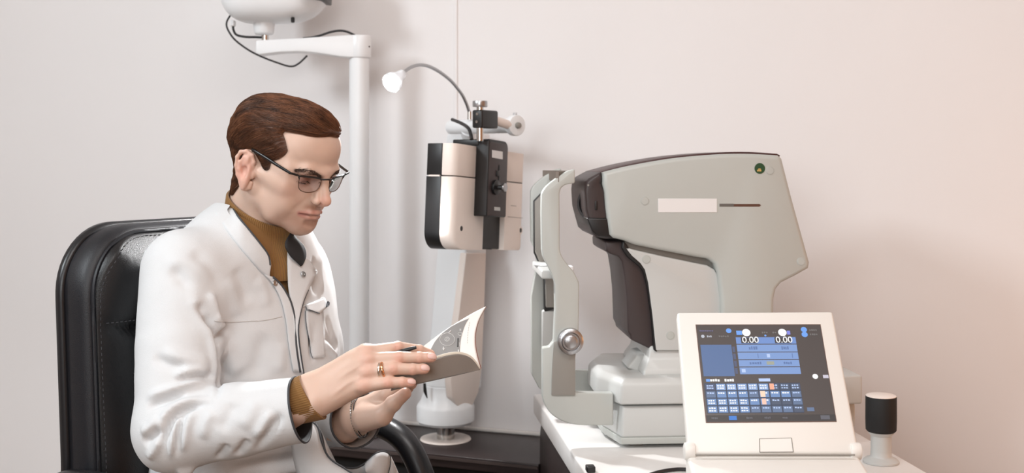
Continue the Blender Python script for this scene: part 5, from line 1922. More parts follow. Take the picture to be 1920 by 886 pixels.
def build_hands():
    out = []
    # ---- near hand, back to the viewer
    lo = np.minimum.reduce([RH['wrist_lo'] - 0.06] + [p.min(0) - 0.03 if False else np.min(p, 0) - 0.03 for p, _ in RH['fingers']])
    hi = np.maximum.reduce([RH['wrist_hi'] + 0.05] + [np.max(p, 0) + 0.03 for p, _ in RH['fingers']] + [np.max(RH['thumb'][0], 0) + 0.03])
    lo[0] = V3(520, 0, 1.74)[0]
    f = Field(lo, hi, 0.0012)
    e_hi, e_lo = V3(490, 752, 1.742), V3(495, 800, 1.735)
    f.cone(e_hi, RH['wrist_hi'], 0.026, 0.0185, 0.0)
    f.cone(e_lo, RH['wrist_lo'], 0.026, 0.0185, 0.02)
    kn = [p[0] for p, _ in RH['fingers']]
    ws = [RH['wrist_hi'] + np.array((0, 0.006, 0.001)), RH['wrist_hi'], (RH['wrist_hi'] + RH['wrist_lo']) / 2, RH['wrist_lo']]
    for w, k in zip(ws, kn):
        f.cone(w + np.array((0.006, 0.004, 0)), k + np.array((-0.004, 0.006, 0)), 0.0175, 0.0125, 0.016)
    f.cone((ws[1] + ws[2]) / 2 + np.array((0.03, 0.006, 0)), (kn[1] + kn[2]) / 2 + np.array((-0.02, 0.006, 0)), 0.018, 0.014, 0.018)
    # heel and thumb side
    f.chain(*RH['thumb'], 0.012)
    f.cone(ws[3] + np.array((0.01, 0.008, 0)), kn[3] + np.array((-0.012, 0.008, -0.002)), 0.018, 0.012, 0.012)
    for pts, rs in RH['fingers']:
        f.chain(pts, rs, 0.0075)
        # knuckle swellings
        f.ell(pts[0] + np.array((-0.001, -0.0032, 0.001)), (0.0105, 0.0085, 0.0085), None, 0.008)
        f.ell(pts[1], (0.0095, rs[1] * 0.99, rs[1] * 1.0), None, 0.002)
        f.ell(pts[2], (0.0075, rs[2] * 0.99, rs[2] * 1.0), None, 0.002)
        f.ell(pts[3] - (pts[3] - pts[2]) * 0.18, (0.0105, rs[3] * 1.02, rs[3] * 1.0), None, 0.003)
    # wrist bone
    f.ell(RH['wrist_lo'] + np.array((0.004, -0.010, 0.004)), (0.010, 0.008, 0.009), None, 0.008)
    V, Q = f.mesh(0, 2)
    N = vnormals(V, Q)
    # tendons and skin folds
    for (pts, rs), w in zip(RH['fingers'], ws):
        mid = (pts[0] * 0.62 + (w + np.array((0.012, -0.012, 0))) * 0.38)
        stroke(V, N, [w + np.array((0.03, -0.016, 0)), mid + np.array((0, -0.012, 0)), pts[0] + np.array((0, -0.011, 0))], 0.0035, 0.0012, 0.3)
        up = np.array((0, -0.2, 1.0)); up /= np.linalg.norm(up)
        for c, r, k in ((pts[1], rs[1], 3), (pts[2], rs[2], 2)):
            ax = (pts[2] - pts[1]) / np.linalg.norm(pts[2] - pts[1])
            for j in range(k):
                cc = c + ax * (j - (k - 1) / 2) * 0.0022 + np.array((0, -r * 0.95, 0))
                stroke(V, N, [cc - up * r * 0.55, cc + np.array((0, -r * 0.1, 0)), cc + up * r * 0.55], 0.0007, -0.00045, 0.3)
    for i in range(3):
        a = (kn[i] + kn[i + 1]) / 2
        stroke(V, N, [a + np.array((-0.012, -0.012, 0)), a + np.array((0.006, -0.008, 0))], 0.004, -0.0016, 0.4)
    C = np.tile(SKIN, (len(V), 1))
    def mixc(col, w):
        nonlocal C
        C = C * (1 - w[:, None]) + np.array(srgb(*col)[:3]) * w[:, None]
    nails = []
    for fi, (pts, rs) in enumerate(RH['fingers']):
        for c, r, s in ((pts[0], 0.010, 0.42), (pts[1], 0.008, 0.5), (pts[2], 0.006, 0.35), (pts[3], 0.009, 0.45)):
            mixc((218, 138, 116), s * np.exp(-(np.linalg.norm(V - c - np.array((0, -0.006, 0)), axis=1) / r) ** 2))
        ax = (pts[3] - pts[2]); ax /= np.linalg.norm(ax)
        if fi > 0:
            nd = np.array((0, -0.88, 0.47)); nd -= ax * (nd @ ax); nd /= np.linalg.norm(nd)
            sd = np.cross(ax, nd)
            nc = pts[3] + ax * rs[3] * 0.15 + nd * rs[3] * 0.92
            nails.append((nc, ax, nd, sd, rs[3]))
    for nc, ax, nd, sd, r in nails:
        q = V - nc
        u, v, w = q @ ax, q @ sd, q @ nd
        rr = np.maximum(np.abs(u) / (r * 0.78), np.abs(v) / (r * 0.66))
        rr = ((np.abs(u) / (r * 0.98)) ** 3 + (np.abs(v) / (r * 0.66)) ** 3) ** (1 / 3)
        m = np.clip(1.25 - rr, 0, 1) * (np.abs(w) < r * 0.7)
        inside = np.clip((1.12 - rr) / 0.14, 0, 1) * (np.abs(w) < r * 0.75)
        rim = np.exp(-((rr - 1.10) / 0.13) ** 2) * (np.abs(w) < r * 0.75)
        V -= N * (0.00055 * rim - 0.0003 * inside)[:, None]
        mixc((222, 190, 182), 0.9 * inside)
        mixc((196, 128, 108), 0.4 * rim)
    out.append((V, Q, C))
    # ---- far hand, palm up under the booklet
    allp = np.concatenate([np.array(p) for p, _ in LH['fingers']] + [np.array(LH['thumb'][0]), LH['wrist'][None]])
    f = Field(allp.min(0) - np.array((0.05, 0.03, 0.04)), allp.max(0) + 0.03, 0.0014)
    e = V3(630, 806, 1.985)
    f.cone(e + np.array((0, 0.006, 0.008)), LH['wrist'] + np.array((0, 0.004, 0.008)), 0.026, 0.019, 0.0)
    f.cone(e - np.array((0, 0.006, 0.008)), LH['wrist'] - np.array((0, 0.004, 0.008)), 0.026, 0.019, 0.02)
    for p, _ in LH['fingers']:
        f.cone(LH['wrist'] + np.array((0.004, 0.004, 0.004)), p[0] + np.array((-0.004, 0, -0.002)), 0.019, 0.0125, 0.016)
    f.chain(*LH['thumb'], 0.012)
    f.cone(LH['wrist'] + np.array((0.006, -0.008, 0.0)), LH['thumb'][0][1], 0.018, 0.0135, 0.014)
    for pts, rs in LH['fingers'] + [LH['thumb']]:
        f.chain(pts, rs, 0.0075)
        for i in (1, 2):
            f.ell(pts[i], (rs[i] * 1.05,) * 3, None, 0.004)
    V, Q = f.mesh(0, 2)
    C = np.tile(SKIN * 0.98, (len(V), 1))
    for pts, rs in LH['fingers'] + [LH['thumb']]:
        for c, r, s in ((pts[1], 0.008, 0.4), (pts[3], 0.010, 0.5)):
            w = s * np.exp(-(np.linalg.norm(V - c, axis=1) / r) ** 2)
            C = C * (1 - w[:, None]) + np.array(srgb(216, 140, 118)[:3]) * w[:, None]
    out.append((V, Q, C))
    return out
# ------------------------------------------------------------------ body, turtleneck and coat
TT = math.radians(30)
tF = np.array([math.cos(TT), -math.sin(TT), 0]); tL = np.array([math.sin(TT), math.cos(TT), 0]); tU = np.array([0, 0, 1.0])
AX = [tF, tL, tU]
R_SH, R_EL, R_WR = V3(347, 508, 1.865), V3(327, 806, 1.755), V3(563, 767, 1.737)
L_SH, L_EL, L_WR = V3(551, 508, 2.125), V3(598, 776, 2.135), V3(668, 786, 1.925)
NECK = V3(484, 432, 1.995)

def torso_field(h, sleeves=True, grow=0.0):
    f = Field((-0.80, 1.62, 0.50), (-0.215, 2.30, 1.215), h)
    g = grow
    # chest, belly, hips
    f.ell(V3(462, 590, 2.005), (0.122 + g, 0.175 + g, 0.20 + g), AX, 0.02)
    f.ell(V3(466, 715, 2.0), (0.132 + g, 0.165 + g, 0.18 + g), AX, 0.06)
    f.ell(V3(448, 870, 2.03), (0.128 + g, 0.17 + g, 0.16 + g), AX, 0.05)
    # shoulder girdle and slope to the neck
    f.cone(R_SH + np.array((0.02, 0.01, -0.01)), NECK + np.array((-0.012, -0.03, -0.012)), 0.060 + g, 0.060 + g, 0.05)
    f.cone(L_SH + np.array((-0.02, -0.01, -0.015)), NECK + np.array((0.012, 0.03, -0.016)), 0.056 + g, 0.058 + g, 0.05)
    f.cone(NECK + np.array((-0.01, 0.0, -0.05)), NECK + np.array((-0.006, 0.004, -0.026)), 0.070 + g, 0.056 + g, 0.035)
    f.ell(V3(418, 612, 2.03), (0.10 + g, 0.15 + g, 0.15 + g), AX, 0.05)
    return f

def add_sleeves(f):
    f.cone(R_SH, R_SH * 0.5 + R_EL * 0.5, 0.068, 0.066, 0.018)
    f.cone(R_SH * 0.5 + R_EL * 0.5, R_EL, 0.066, 0.058, 0.004)
    f.cone(R_EL, R_EL * 0.5 + R_WR * 0.5, 0.060, 0.0525, 0.018)
    f.cone(R_EL * 0.5 + R_WR * 0.5, R_WR, 0.0525, 0.0485, 0.012)
    f.cone(R_WR, R_WR + (R_WR - R_EL) * 0.15, 0.0485, 0.0485, 0.0)
    f.cone(L_SH, L_SH * 0.5 + L_EL * 0.5, 0.060, 0.060, 0.035)
    f.cone(L_SH * 0.5 + L_EL * 0.5, L_EL, 0.060, 0.056, 0.02)
    f.cone(L_EL, L_WR, 0.056, 0.0455, 0.018)
    f.cone(L_WR, L_WR + (L_WR - L_EL) * 0.12, 0.0455, 0.0455, 0.0)

def clip_plane(V, Q, o, n, keep_near=None, rad=None):
    """cut a mesh by a plane within rad of the point keep_near: parts beyond the plane go"""
    bm = bmesh.new()
    vs = [bm.verts.new(v) for v in V]
    for q in Q:
        q = list(dict.fromkeys(int(i) for i in q))
        if len(q) > 2:
            bm.faces.new([vs[i] for i in q])
    bm.verts.ensure_lookup_table()
    kn = Vector(keep_near)
    o, n = Vector(o), Vector(n)
    fs = [f for f in bm.faces if (f.calc_center_median() - kn).length < rad]
    geom = set(fs)
    for f in fs:
        geom.update(f.edges); geom.update(f.verts)
    bmesh.ops.bisect_plane(bm, geom=list(geom), plane_co=o, plane_no=n, dist=1e-6)
    dead = [f for f in bm.faces if (f.calc_center_median() - kn).length < rad and (f.calc_center_median() - o).dot(n) > 0]
    bmesh.ops.delete(bm, geom=dead, context='FACES')
    loose = [v for v in bm.verts if not v.link_faces]
    bmesh.ops.delete(bm, geom=loose, context='VERTS')
    return bm

def bm_arrays(bm):
    bm.verts.index_update()
    bmesh.ops.triangulate(bm, faces=[f for f in bm.faces if len(f.verts) > 4])
    V = np.array([tuple(v.co) for v in bm.verts])
    Q = np.array([[v.index for v in f.verts] if len(f.verts) == 4 else [f.verts[0].index, f.verts[1].index, f.verts[2].index, f.verts[2].index] for f in bm.faces])
    bm.free()
    return V, Q

def smooth_rim(V, Q, n):
    """even out the open edges of a cut mesh"""
    e = np.concatenate([Q[:, [0, 1]], Q[:, [1, 2]], Q[:, [2, 3]], Q[:, [3, 0]]])
    e = np.sort(e[e[:, 0] != e[:, 1]], 1)
    u, c = np.unique(e, axis=0, return_counts=True)
    b = u[c == 1]
    b = np.concatenate([b, b[:, ::-1]])
    deg = np.bincount(b[:, 0], minlength=len(V)).astype(float)
    on = deg > 0
    V = V.copy()
    for it in range(n):
        A = np.stack([np.bincount(b[:, 0], weights=V[b[:, 1], i], minlength=len(V)) for i in range(3)], 1)
        V[on] = 0.5 * V[on] + 0.5 * (A[on] / deg[on][:, None])
    return V

def ring_loop(c, ax, r, tree, n=40, up=(0, 0, 1)):
    """points where rays from the axis meet a surface around c"""
    X, Y, Z = frame_from(ax, up)
    pts = []
    for k in range(n):
        a = 2 * math.pi * k / n
        d = X * math.cos(a) + Y * math.sin(a)
        p, nn_, i, dist = tree.ray_cast(Vector(c), d)
        pts.append(p if p is not None and dist < r * 2 else Vector(c) + d * r)
    return pts

M_COAT = mat('coat_cotton', srgb(211, 213, 215), 0.78, bump=0.25, bscale=900, spec=0.2, vary=0.02, vscale=20, sheen=0.1)
M_COATL = mat('coat_lining', srgb(206, 204, 202), 0.85, bump=0.25, bscale=900, spec=0.2)
M_PIPE = mat('coat_dark_piping', srgb(62, 64, 68), 0.7)
M_KNIT = mat('brown_knit', srgb(134, 98, 56), 0.85, bump=0.35, bscale=1200, spec=0.2, sheen=0.25)
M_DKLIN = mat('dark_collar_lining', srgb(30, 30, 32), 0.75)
M_SNAP = mat('snap_metal', srgb(176, 176, 176), 0.28, metal=1.0)

# soft folds: pixel polyline, width (m), height (m)
FOLDS = [
    # near elbow and forearm
    ([(408, 757), (372, 760), (350, 768), (330, 780), (318, 800), (310, 830), (306, 872)], 0.0050, -0.0075),
    ([(400, 750), (368, 751), (340, 757), (318, 770), (304, 790), (296, 820)], 0.0075, 0.0060),
    ([(356, 768), (345, 776), (338, 800), (334, 830), (331, 860)], 0.0050, -0.0055),
    ([(346, 772), (334, 786), (327, 806), (322, 835), (320, 862)], 0.0050, 0.0045),
    ([(368, 770), (354, 790), (347, 820), (343, 850)], 0.0070, 0.0040),
    ([(272, 747), (304, 735), (348, 722), (390, 716)], 0.0075, 0.0060),
    ([(274, 765), (296, 756), (322, 746), (352, 736)], 0.0065, -0.0070),
    ([(395, 697), (372, 694), (345, 698), (322, 706)], 0.0080, 0.0055),
    ([(404, 708), (380, 704), (350, 709), (325, 718)], 0.0060, -0.0050),
    ([(300, 655), (335, 668), (372, 678), (400, 682)], 0.0120, 0.0050),
    ([(285, 668), (320, 684), (352, 690)], 0.0090, -0.0045),
    ([(268, 832), (286, 818), (304, 800)], 0.0070, -0.0060),
    ([(264, 812), (282, 800), (298, 782)], 0.0080, 0.0050),
    ([(276, 860), (290, 842), (300, 822)], 0.0070, 0.0045),
    ([(530, 772), (514, 796), (498, 820), (480, 844)], 0.0075, -0.0065),
    ([(512, 770), (496, 795), (478, 822)], 0.0090, 0.0040),
    ([(466, 822), (455, 838), (443, 854)], 0.0065, -0.0055),
    ([(428, 832), (418, 846), (408, 860)], 0.0060, -0.0050),
    ([(480, 745), (470, 775), (452, 805)], 0.0130, 0.0030),
    ([(440, 752), (428, 780), (412, 810)], 0.0120, -0.0030),
    ([(400, 768), (388, 792), (378, 825)], 0.0090, 0.0035),
    # armpit
    ([(388, 588), (394, 606), (404, 622), (416, 634)], 0.0065, -0.011),
    ([(384, 590), (397, 612), (405, 640), (409, 680), (410, 720), (407, 750)], 0.0050, -0.0080),
    ([(378, 600), (390, 622), (397, 650), (400, 690), (400, 725)], 0.0080, 0.0050),
    ([(400, 640), (412, 632), (422, 620), (428, 608)], 0.007, -0.008),
    ([(402, 590), (412, 605), (420, 614)], 0.007, 0.006),
    ([(370, 565), (385, 590), (400, 612)], 0.010, -0.007),
    ([(392, 545), (402, 575), (410, 605)], 0.010, 0.005),
    ([(340, 530), (360, 560), (378, 595), (392, 640)], 0.014, 0.004),
    ([(320, 500), (345, 530), (362, 570)], 0.012, -0.004),
    # shoulder and chest
    ([(300, 500), (335, 490), (370, 500), (400, 525)], 0.016, 0.003),
    ([(355, 470), (390, 500), (420, 540)], 0.013, -0.003),
    ([(440, 500), (455, 530), (470, 570)], 0.014, -0.004),
    ([(480, 520), (495, 545), (500, 580)], 0.012, 0.003),
    ([(425, 520), (440, 560), (445, 595)], 0.014, 0.003),
    ([(420, 640), (440, 690), (465, 730)], 0.020, 0.005),
    ([(415, 665), (425, 705), (440, 735)], 0.010, -0.004),
    ([(500, 620), (490, 660), (480, 700), (470, 730)], 0.018, -0.004),
    ([(530, 640), (525, 680), (515, 715)], 0.014, 0.003),
    # far chest, far sleeve
    ([(590, 600), (585, 640), (588, 680)], 0.008, -0.006),
    ([(612, 590), (622, 630), (632, 660)], 0.010, -0.005),
    ([(600, 470), (600, 510), (606, 550)], 0.009, 0.004),
    ([(590, 480), (588, 520), (592, 555)], 0.009, -0.004),
    ([(600, 640), (615, 655), (632, 672)], 0.007, 0.006),
    ([(605, 625), (622, 640), (634, 650)], 0.006, -0.005),
    # skirt below the forearm
    ([(330, 884), (400, 870), (470, 852), (540, 838)], 0.010, 0.006),
    ([(420, 884), (480, 872), (540, 862), (590, 856)], 0.012, -0.005),
    ([(480, 892), (540, 880), (590, 872)], 0.012, 0.006),
    # far forearm
    ([(610, 770), (625, 790), (640, 815)], 0.010, 0.004),
    ([(600, 785), (612, 805), (630, 820)], 0.008, -0.004),
]

def build_coat(person):
    f = torso_field(0.0036)
    add_sleeves(f)
    V, Q = f.mesh(0, 3)
    tree = bvh(V, Q)
    N = vnormals(V, Q)
    for px, w, a in FOLDS:
        pts = hits(tree, px, 0, 5)
        # drop jumps to another surface
        if len(pts) > 2:
            good = [pts[0]]
            for p in pts[1:]:
                if (p - good[-1]).length < 0.05:
                    good.append(p)
            stroke(V, N, good, w * 0.85, a * 1.35, 0.3)
    V += N * (0.0016 * vnoise(V, 16, 4) + 0.0005 * vnoise(V, 45, 9))[:, None]
    V = relax(V, Q, 1)
    tree = bvh(V, Q)
    # open sleeves and neck
    axr = R_WR - R_EL; axr /= np.linalg.norm(axr)
    axl = L_WR - L_EL; axl /= np.linalg.norm(axl)
    nr = axr + np.array((0, 0, 0.05)); nr /= np.linalg.norm(nr)
    c_r = R_WR + axr * 0.0
    bm = clip_plane(V, Q, c_r, nr, R_WR + axr * 0.03, 0.085)
    V, Q = bm_arrays(bm)
    nl = axl + np.array((0.30, 0.0, 0.0)); nl /= np.linalg.norm(nl)
    c_l = L_WR - axl * 0.004
    bm = clip_plane(V, Q, c_l, nl, L_WR + axl * 0.025, 0.075)
    V, Q = bm_arrays(bm)
    # neck opening: an inclined plane round the collar, then the V at the front
    cen = V[Q].mean(1)
    rel = cen - CAM_NP
    px = CXP + rel[:, 0] / rel[:, 1] * FPX
    py = HYP - rel[:, 2] / rel[:, 1] * FPX
    poly = np.array([(424, 392), (444, 418), (470, 454), (492, 484), (501, 504), (506, 522), (526, 553), (542, 590), (547, 645), (557, 645), (556, 590), (546, 545), (542, 500), (541, 470), (550, 440), (530, 395), (470, 355)], float)
    ins_ = sdist_poly(np.stack([px, py], 1), poly) > 0
    fn = np.cross(V[Q[:, 2]] - V[Q[:, 0]], V[Q[:, 1]] - V[Q[:, 3]])
    nd = np.linalg.norm(cen - (NECK + np.array((0, 0, 0.02))), axis=1)
    kill = (ins_ & (cen[:, 1] < 2.06)) | ((nd < 0.078) & (cen[:, 2] > NECK[2] - 0.01))
    Q2 = Q[~kill]
    used = np.unique(Q2); remap = np.full(len(V), -1); remap[used] = np.arange(len(used))
    V, Q2 = V[used], remap[Q2]
    V = smooth_rim(V, Q2, 14)
    tri = np.concatenate([Q2[:, [0, 1, 2]], Q2[:, [0, 2, 3]]])
    tri = tri[(tri[:, 0] != tri[:, 1]) & (tri[:, 1] != tri[:, 2]) & (tri[:, 0] != tri[:, 2])]
    me = mk_mesh('lab_coat', V, tri)
    coat = link('lab_coat', me, M_COAT, person)
    coat['label'] = 'white lab coat with dark piping'
    return coat, tree, (c_r, nr, axr), (c_l, nl, axl)

CAM_NP = np.array(tuple(CAM))

def surf_sheet(tree, left, right, off, n=24, m=8, thick=0.0015):
    """a cloth panel between two pixel polylines, dropped on the coat and held off it"""
    L_ = [(p.x, p.y) for p in resamp(catmull([Vector((x, y, 0)) for x, y in left], 8), n)]
    R_ = [(p.x, p.y) for p in resamp(catmull([Vector((x, y, 0)) for x, y in right], 8), n)]
    grid, last = [], None
    for i in range(n):
        row = []
        for j in range(m):
            u = j / (m - 1)
            x = L_[i][0] * (1 - u) + R_[i][0] * u
            y = L_[i][1] * (1 - u) + R_[i][1] * u
            p, nn_ = hit(tree, x, y)
            o = off(i / (n - 1), u) if callable(off) else off
            if p is None:
                p = on_plane(x, y, last[0], last[1]); nn_ = last[1]
            last = (p, nn_)
            row.append(p + nn_ * o)
        grid.append(row)
    # even out
    for it in range(3):
        g2 = [r[:] for r in grid]
        for i in range(1, n - 1):
            for j in range(1, m - 1):
                g2[i][j] = (grid[i][j] * 2 + grid[i - 1][j] + grid[i + 1][j] + grid[i][j - 1] + grid[i][j + 1]) / 6
        grid = g2
    return grid

def resamp(pts, n):
    L = [0]
    for a, b in zip(pts, pts[1:]):
        L.append(L[-1] + (b - a).length)
    out, j = [], 0
    for k in range(n):
        t = L[-1] * k / (n - 1)
        while j < len(pts) - 2 and L[j + 1] < t:
            j += 1
        u = (t - L[j]) / max(L[j + 1] - L[j], 1e-9)
        out.append(pts[j].lerp(pts[j + 1], min(max(u, 0), 1)))
    return out

def knit_tube(name, rings, ribs, amp, m, parent, n=None, roll=True):
    """ribbed tube through rings (centre, X axis vec, Y axis vec)"""
    n = n or ribs * 6
    bm = bmesh.new()
    R = []
    for c, X, Y in rings:
        row = []
        for k in range(n):
            a = 2 * math.pi * k / n
            s = 1 + amp * math.cos(a * ribs)
            row.append(bm.verts.new(Vector(c) + Vector(X) * math.cos(a) * s + Vector(Y) * math.sin(a) * s))
        R.append(row)
    for a, b in zip(R, R[1:]):
        for k in range(n):
            bm.faces.new((a[k], a[(k + 1) % n], b[(k + 1) % n], b[k]))
    return obj(name, bm, m, parent, 180)

def build_clothes(person):
    coat, tree, (c_r, nr, axr), (c_l, nl, axl) = build_coat(person)
    # ---- turtleneck body just under the coat
    f = torso_field(0.007, grow=-0.009)
    V, Q = f.mesh(0, 2)
    keep = V[Q].mean(1)[:, 2] > 0.80
    sh = obj_from(V, Q[keep], 'turtleneck', M_KNIT, person)
    # collar tube: from the chest up round the neck, folded over at the top
    top_f, top_b = hpix(536, 436, -8), hpix(443, 364, 0)
    tf, tb = hw((41, 2, -88)), hw((-87, 0, -62))
    tl, tr_ = hw((-18, 56, -74)), hw((-18, -62, -72))
    c1 = (tf + tb) / 2; X1 = (tf - tb) / 2; Y1 = (tl - tr_) / 2
    c1 = (tf + tb + tl + tr_) / 4
    bx, by = Vector(tF), Vector(tL)
    c0 = Vector(NECK) + Vector((-0.004, 0.0, -0.078))
    X0, Y0 = bx * 0.096, by * 0.096
    rings = []
    for k in range(9):
        t = k / 8
        s = t * t * (3 - 2 * t)
        rings.append((c0.lerp(c1, t), X0.lerp(X1, s) * (1 - 0.03 * math.sin(math.pi * t)), Y0.lerp(Y1, s) * (1 - 0.03 * math.sin(math.pi * t))))
    up = X1.cross(Y1).normalized()
    if up.z < 0: up = -up
    rings += [(c1 + up * 0.003, X1 * 0.985, Y1 * 0.985), (c1 + up * 0.0035, X1 * 0.95, Y1 * 0.95), (c1 + up * 0.001, X1 * 0.92, Y1 * 0.92), (c1 - up * 0.03, X1 * 0.9, Y1 * 0.9)]
    knit_tube('turtleneck_collar', rings, 120, 0.007, M_KNIT, person, 720)
    # ---- coat collar, near side: standing strip from the nape to the front edge
    lower = [(404, 400), (425, 432), (448, 462), (472, 490), (492, 512), (506, 522)]
    upper = [(429, 381), (447, 406), (470, 434), (490, 459), (503, 478), (506, 497)]
    def strip(lo_, up_, d_lo, d_up, n=26, m=7, bulge=0.004):
        A = resamp(catmull([P(x, y, d) for (x, y), d in zip(lo_, d_lo)], 8), n)
        B = resamp(catmull([P(x, y, d) for (x, y), d in zip(up_, d_up)], 8), n)
        g = []
        for a, b in zip(A, B):
            row = []
            for j in range(m):
                u = j / (m - 1)
                p = a.lerp(b, u)
                p = p + (CAM - p).normalized() * bulge * math.sin(math.pi * u)
                row.append(p)
            g.append(row)
        return g
    dl, du = [], []
    for (x, y) in lower:
        p, _ = hit(tree, x, y)
        dl.append((p.y if p is not None else 1.93) + 0.001)
    for (x, y) in upper:
        p, _ = hit(tree, x, y)
        du.append((p.y if p is not None else 1.95) - 0.008)
    du[0] = max(du[0], 1.965)
    g = strip(lower, upper, dl, du)
    obj('collar', sheet(g, 0.0025), M_COAT, person, 180)
    edge = [r[-1] for r in g]
    obj('collar_piping', tube([p + (CAM - p).normalized() * 0.0028 for p in edge], 0.0018, 6), M_PIPE, person, 180)
    # back of the collar round the nape
    nb = [P(404, 400, dl[0]), P(418, 395, 2.01), P(440, 393, 2.06), P(475, 396, 2.09)]
    ub = [P(429, 381, 1.975), P(436, 378, 2.02), P(455, 379, 2.06), P(490, 386, 2.09)]
    gA, gB = resamp(catmull(nb, 6), 14), resamp(catmull(ub, 6), 14)
    obj('collar_back', sheet([[a.lerp(b, j / 4) for j in range(5)] for a, b in zip(gA, gB)], 0.0025), M_COAT, person, 180)
    obj('collar_piping', tube(gB, 0.0013, 6), M_PIPE, person, 180)
    # far collar: dark lining turned to the viewer
    def cd(x, y, k):
        p, _ = hit(tree, x, y)
        return P(x, y, (min(p.y, 1.99) if p is not None else 1.985) - k)
    fl_in = [cd(545, 437, 0.010), cd(537, 448, 0.012), cd(534, 461, 0.013), cd(545, 481, 0.016), cd(564, 498, 0.016)]
    fl_out = [cd(547, 438, 0.010), cd(559, 450, 0.014), cd(570, 463, 0.016), cd(573, 480, 0.017), cd(566, 497, 0.016)]
    gA, gB = resamp(catmull(fl_in, 6), 16), resamp(catmull(fl_out, 6), 16)
    obj('far_collar_lining', sheet([[a.lerp(b, j / 5) + (CAM - a).normalized() * 0.003 * math.sin(math.pi * j / 5) for j in range(6)] for a, b in zip(gA, gB)], 0.0015), M_DKLIN, person, 180)
    gO = [[b.lerp(a, j / 5) + Vector((0.0008, 0.004, 0)) for j in range(6)] for a, b in zip(gA, gB)]
    obj('collar', sheet(gO, 0.0015), M_COAT, person, 180)
    # ---- front panels
    near_l = [(494, 514), (508, 530), (524, 560), (534, 600), (540, 650), (548, 696)]
    near_r = [(508, 519), (525, 536), (541, 565), (549, 600), (552, 650), (559, 697)]
    g = surf_sheet(tree, near_l, near_r, lambda t, u: 0.002 + 0.003 * u, 26, 5)
    obj('near_front_edge', sheet(g, 0.0015), M_COAT, person, 180)
    obj('front_piping', tube([r[-1] + (CAM - r[-1]).normalized() * 0.001 for r in g], 0.0020, 6), M_PIPE, person, 180)
    far_l = [(538, 452), (535, 480), (536, 520), (538, 545), (545, 590), (550, 640), (559, 699)]
    far_r = [(572, 492), (580, 503), (583, 511), (574, 535), (561, 568), (553, 620), (564, 699)]
    g = surf_sheet(tree, far_l, far_r, lambda t, u: 0.004 + 0.007 * u * (1 - 0.6 * t), 30, 7)
    obj('far_lapel', sheet(g, 0.0018), M_COAT, person, 180)
    k0 = int(30 * 0.27)
    obj('front_piping', tube([r[-1] + (CAM - r[-1]).normalized() * 0.001 for r in g[k0:]], 0.0014, 6), M_PIPE, person, 180)
    for (x, y) in ((559, 516), (512, 531)):
        best = None
        for gg in (g,):
            pass
        p, nn_ = hit(tree, x, y)
        q = p + nn_ * (0.0125 if x > 530 else 0.0062)
        obj('snap_button', lathe(q - nn_ * 0.001, nn_, [(0.0048, 0), (0.0050, 0.0006), (0.0044, 0.0014), (0.0022, 0.0015), (0.0018, 0.0010), (0, 0.0010)], 20), M_SNAP, person, 40)
    # ---- seams
    sm = bmesh.new()
    for px in ([(402, 601), (430, 603), (460, 602), (495, 600), (528, 593)], [(557, 579), (575, 572), (592, 564), (606, 557)]):
        tube(hits(tree, px, 0.0003, 8), 0.0008, 5, sm)
    obj('yoke_seam', sm, M_COATL, person, 180)
    # ---- chest pocket with its flap
    pl_ = [(571, 583), (572, 605), (578, 640), (585, 672)]
    pr_ = [(602, 576), (604, 600), (606, 635), (607, 668)]
    g = surf_sheet(tree, pl_, pr_, 0.0025, 14, 8)
    obj('chest_pocket', sheet(g, 0.0012), M_COAT, person, 180)
    obj('pocket_piping', tube([r[0] for r in g], 0.0006, 5), M_PIPE, person, 180)
    fl_t = [(571, 571), (590, 564), (606, 558)]
    fl_b = [(573, 581), (593, 588), (610, 573)]
    T = [(p.x, p.y) for p in resamp(catmull([Vector((x, y, 0)) for x, y in fl_t], 6), 13)]
    B = [(573, 581), (576.5, 582), (580, 583.2), (583, 584.5), (586, 585.8), (590, 587), (593.5, 588), (597, 585.5), (600, 583), (603, 580.5), (606, 578), (608, 576), (610, 573)]
    rows = []
    last = None
    for (a, b) in zip(T, B):
        row = []
        for j in range(6):
            u = j / 5
            x, y = a[0] * (1 - u) + b[0] * u, a[1] * (1 - u) + b[1] * u
            p, nn_ = hit(tree, x, y)
            if p is None:
                p = on_plane(x, y, last[0], last[1]); nn_ = last[1]
            last = (p, nn_)
            row.append(p + nn_ * (0.003 + 0.003 * u))
        rows.append(row)
    obj('pocket_flap', sheet(rows, 0.0015), M_COAT, person, 180)
    obj('pocket_piping', tube([r[-1] for r in rows[:7]], 0.0009, 5), M_PIPE, person, 180)
    # dark emblem stitched on the flap
    em_ = bmesh.new()
    def fp(x, y):
        p, nn_ = hit(tree, x, y)
        if p is None:
            p, nn_ = last
            return on_plane(x, y, p, nn_) + nn_ * 0.0072
        return p + nn_ * 0.0072
    for quad in ([(604, 578), (605.5, 567), (608, 565), (607, 575)], [(607.5, 574), (608.2, 565), (611, 568), (610.5, 573)], [(604, 578), (607, 575.5), (611, 572.5), (609, 575)]):
        vs = [em_.verts.new(fp(x, y)) for x, y in quad]
        em_.faces.new(vs)
    obj('pocket_emblem', em_, mat('emblem_navy', srgb(44, 52, 66), 0.7), person, None)
    # ---- cuffs: lining, piping, knit cuff
    Xr, Yr, Zr = frame_from(nr, (0, 0, 1))
    lp = ring_loop(c_r - axr * 0.006, nr, 0.046, tree, 48)
    obj('cuff_piping', tube([p + Vector(axr) * 0.006 for p in lp], 0.0018, 6, closed=True), M_PIPE, person, 180)
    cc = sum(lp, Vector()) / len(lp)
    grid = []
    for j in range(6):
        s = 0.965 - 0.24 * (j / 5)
        grid.append([cc + (p - cc) * s + Vector(axr) * (0.006 - 0.04 * j / 5) for p in lp + lp[:1]])
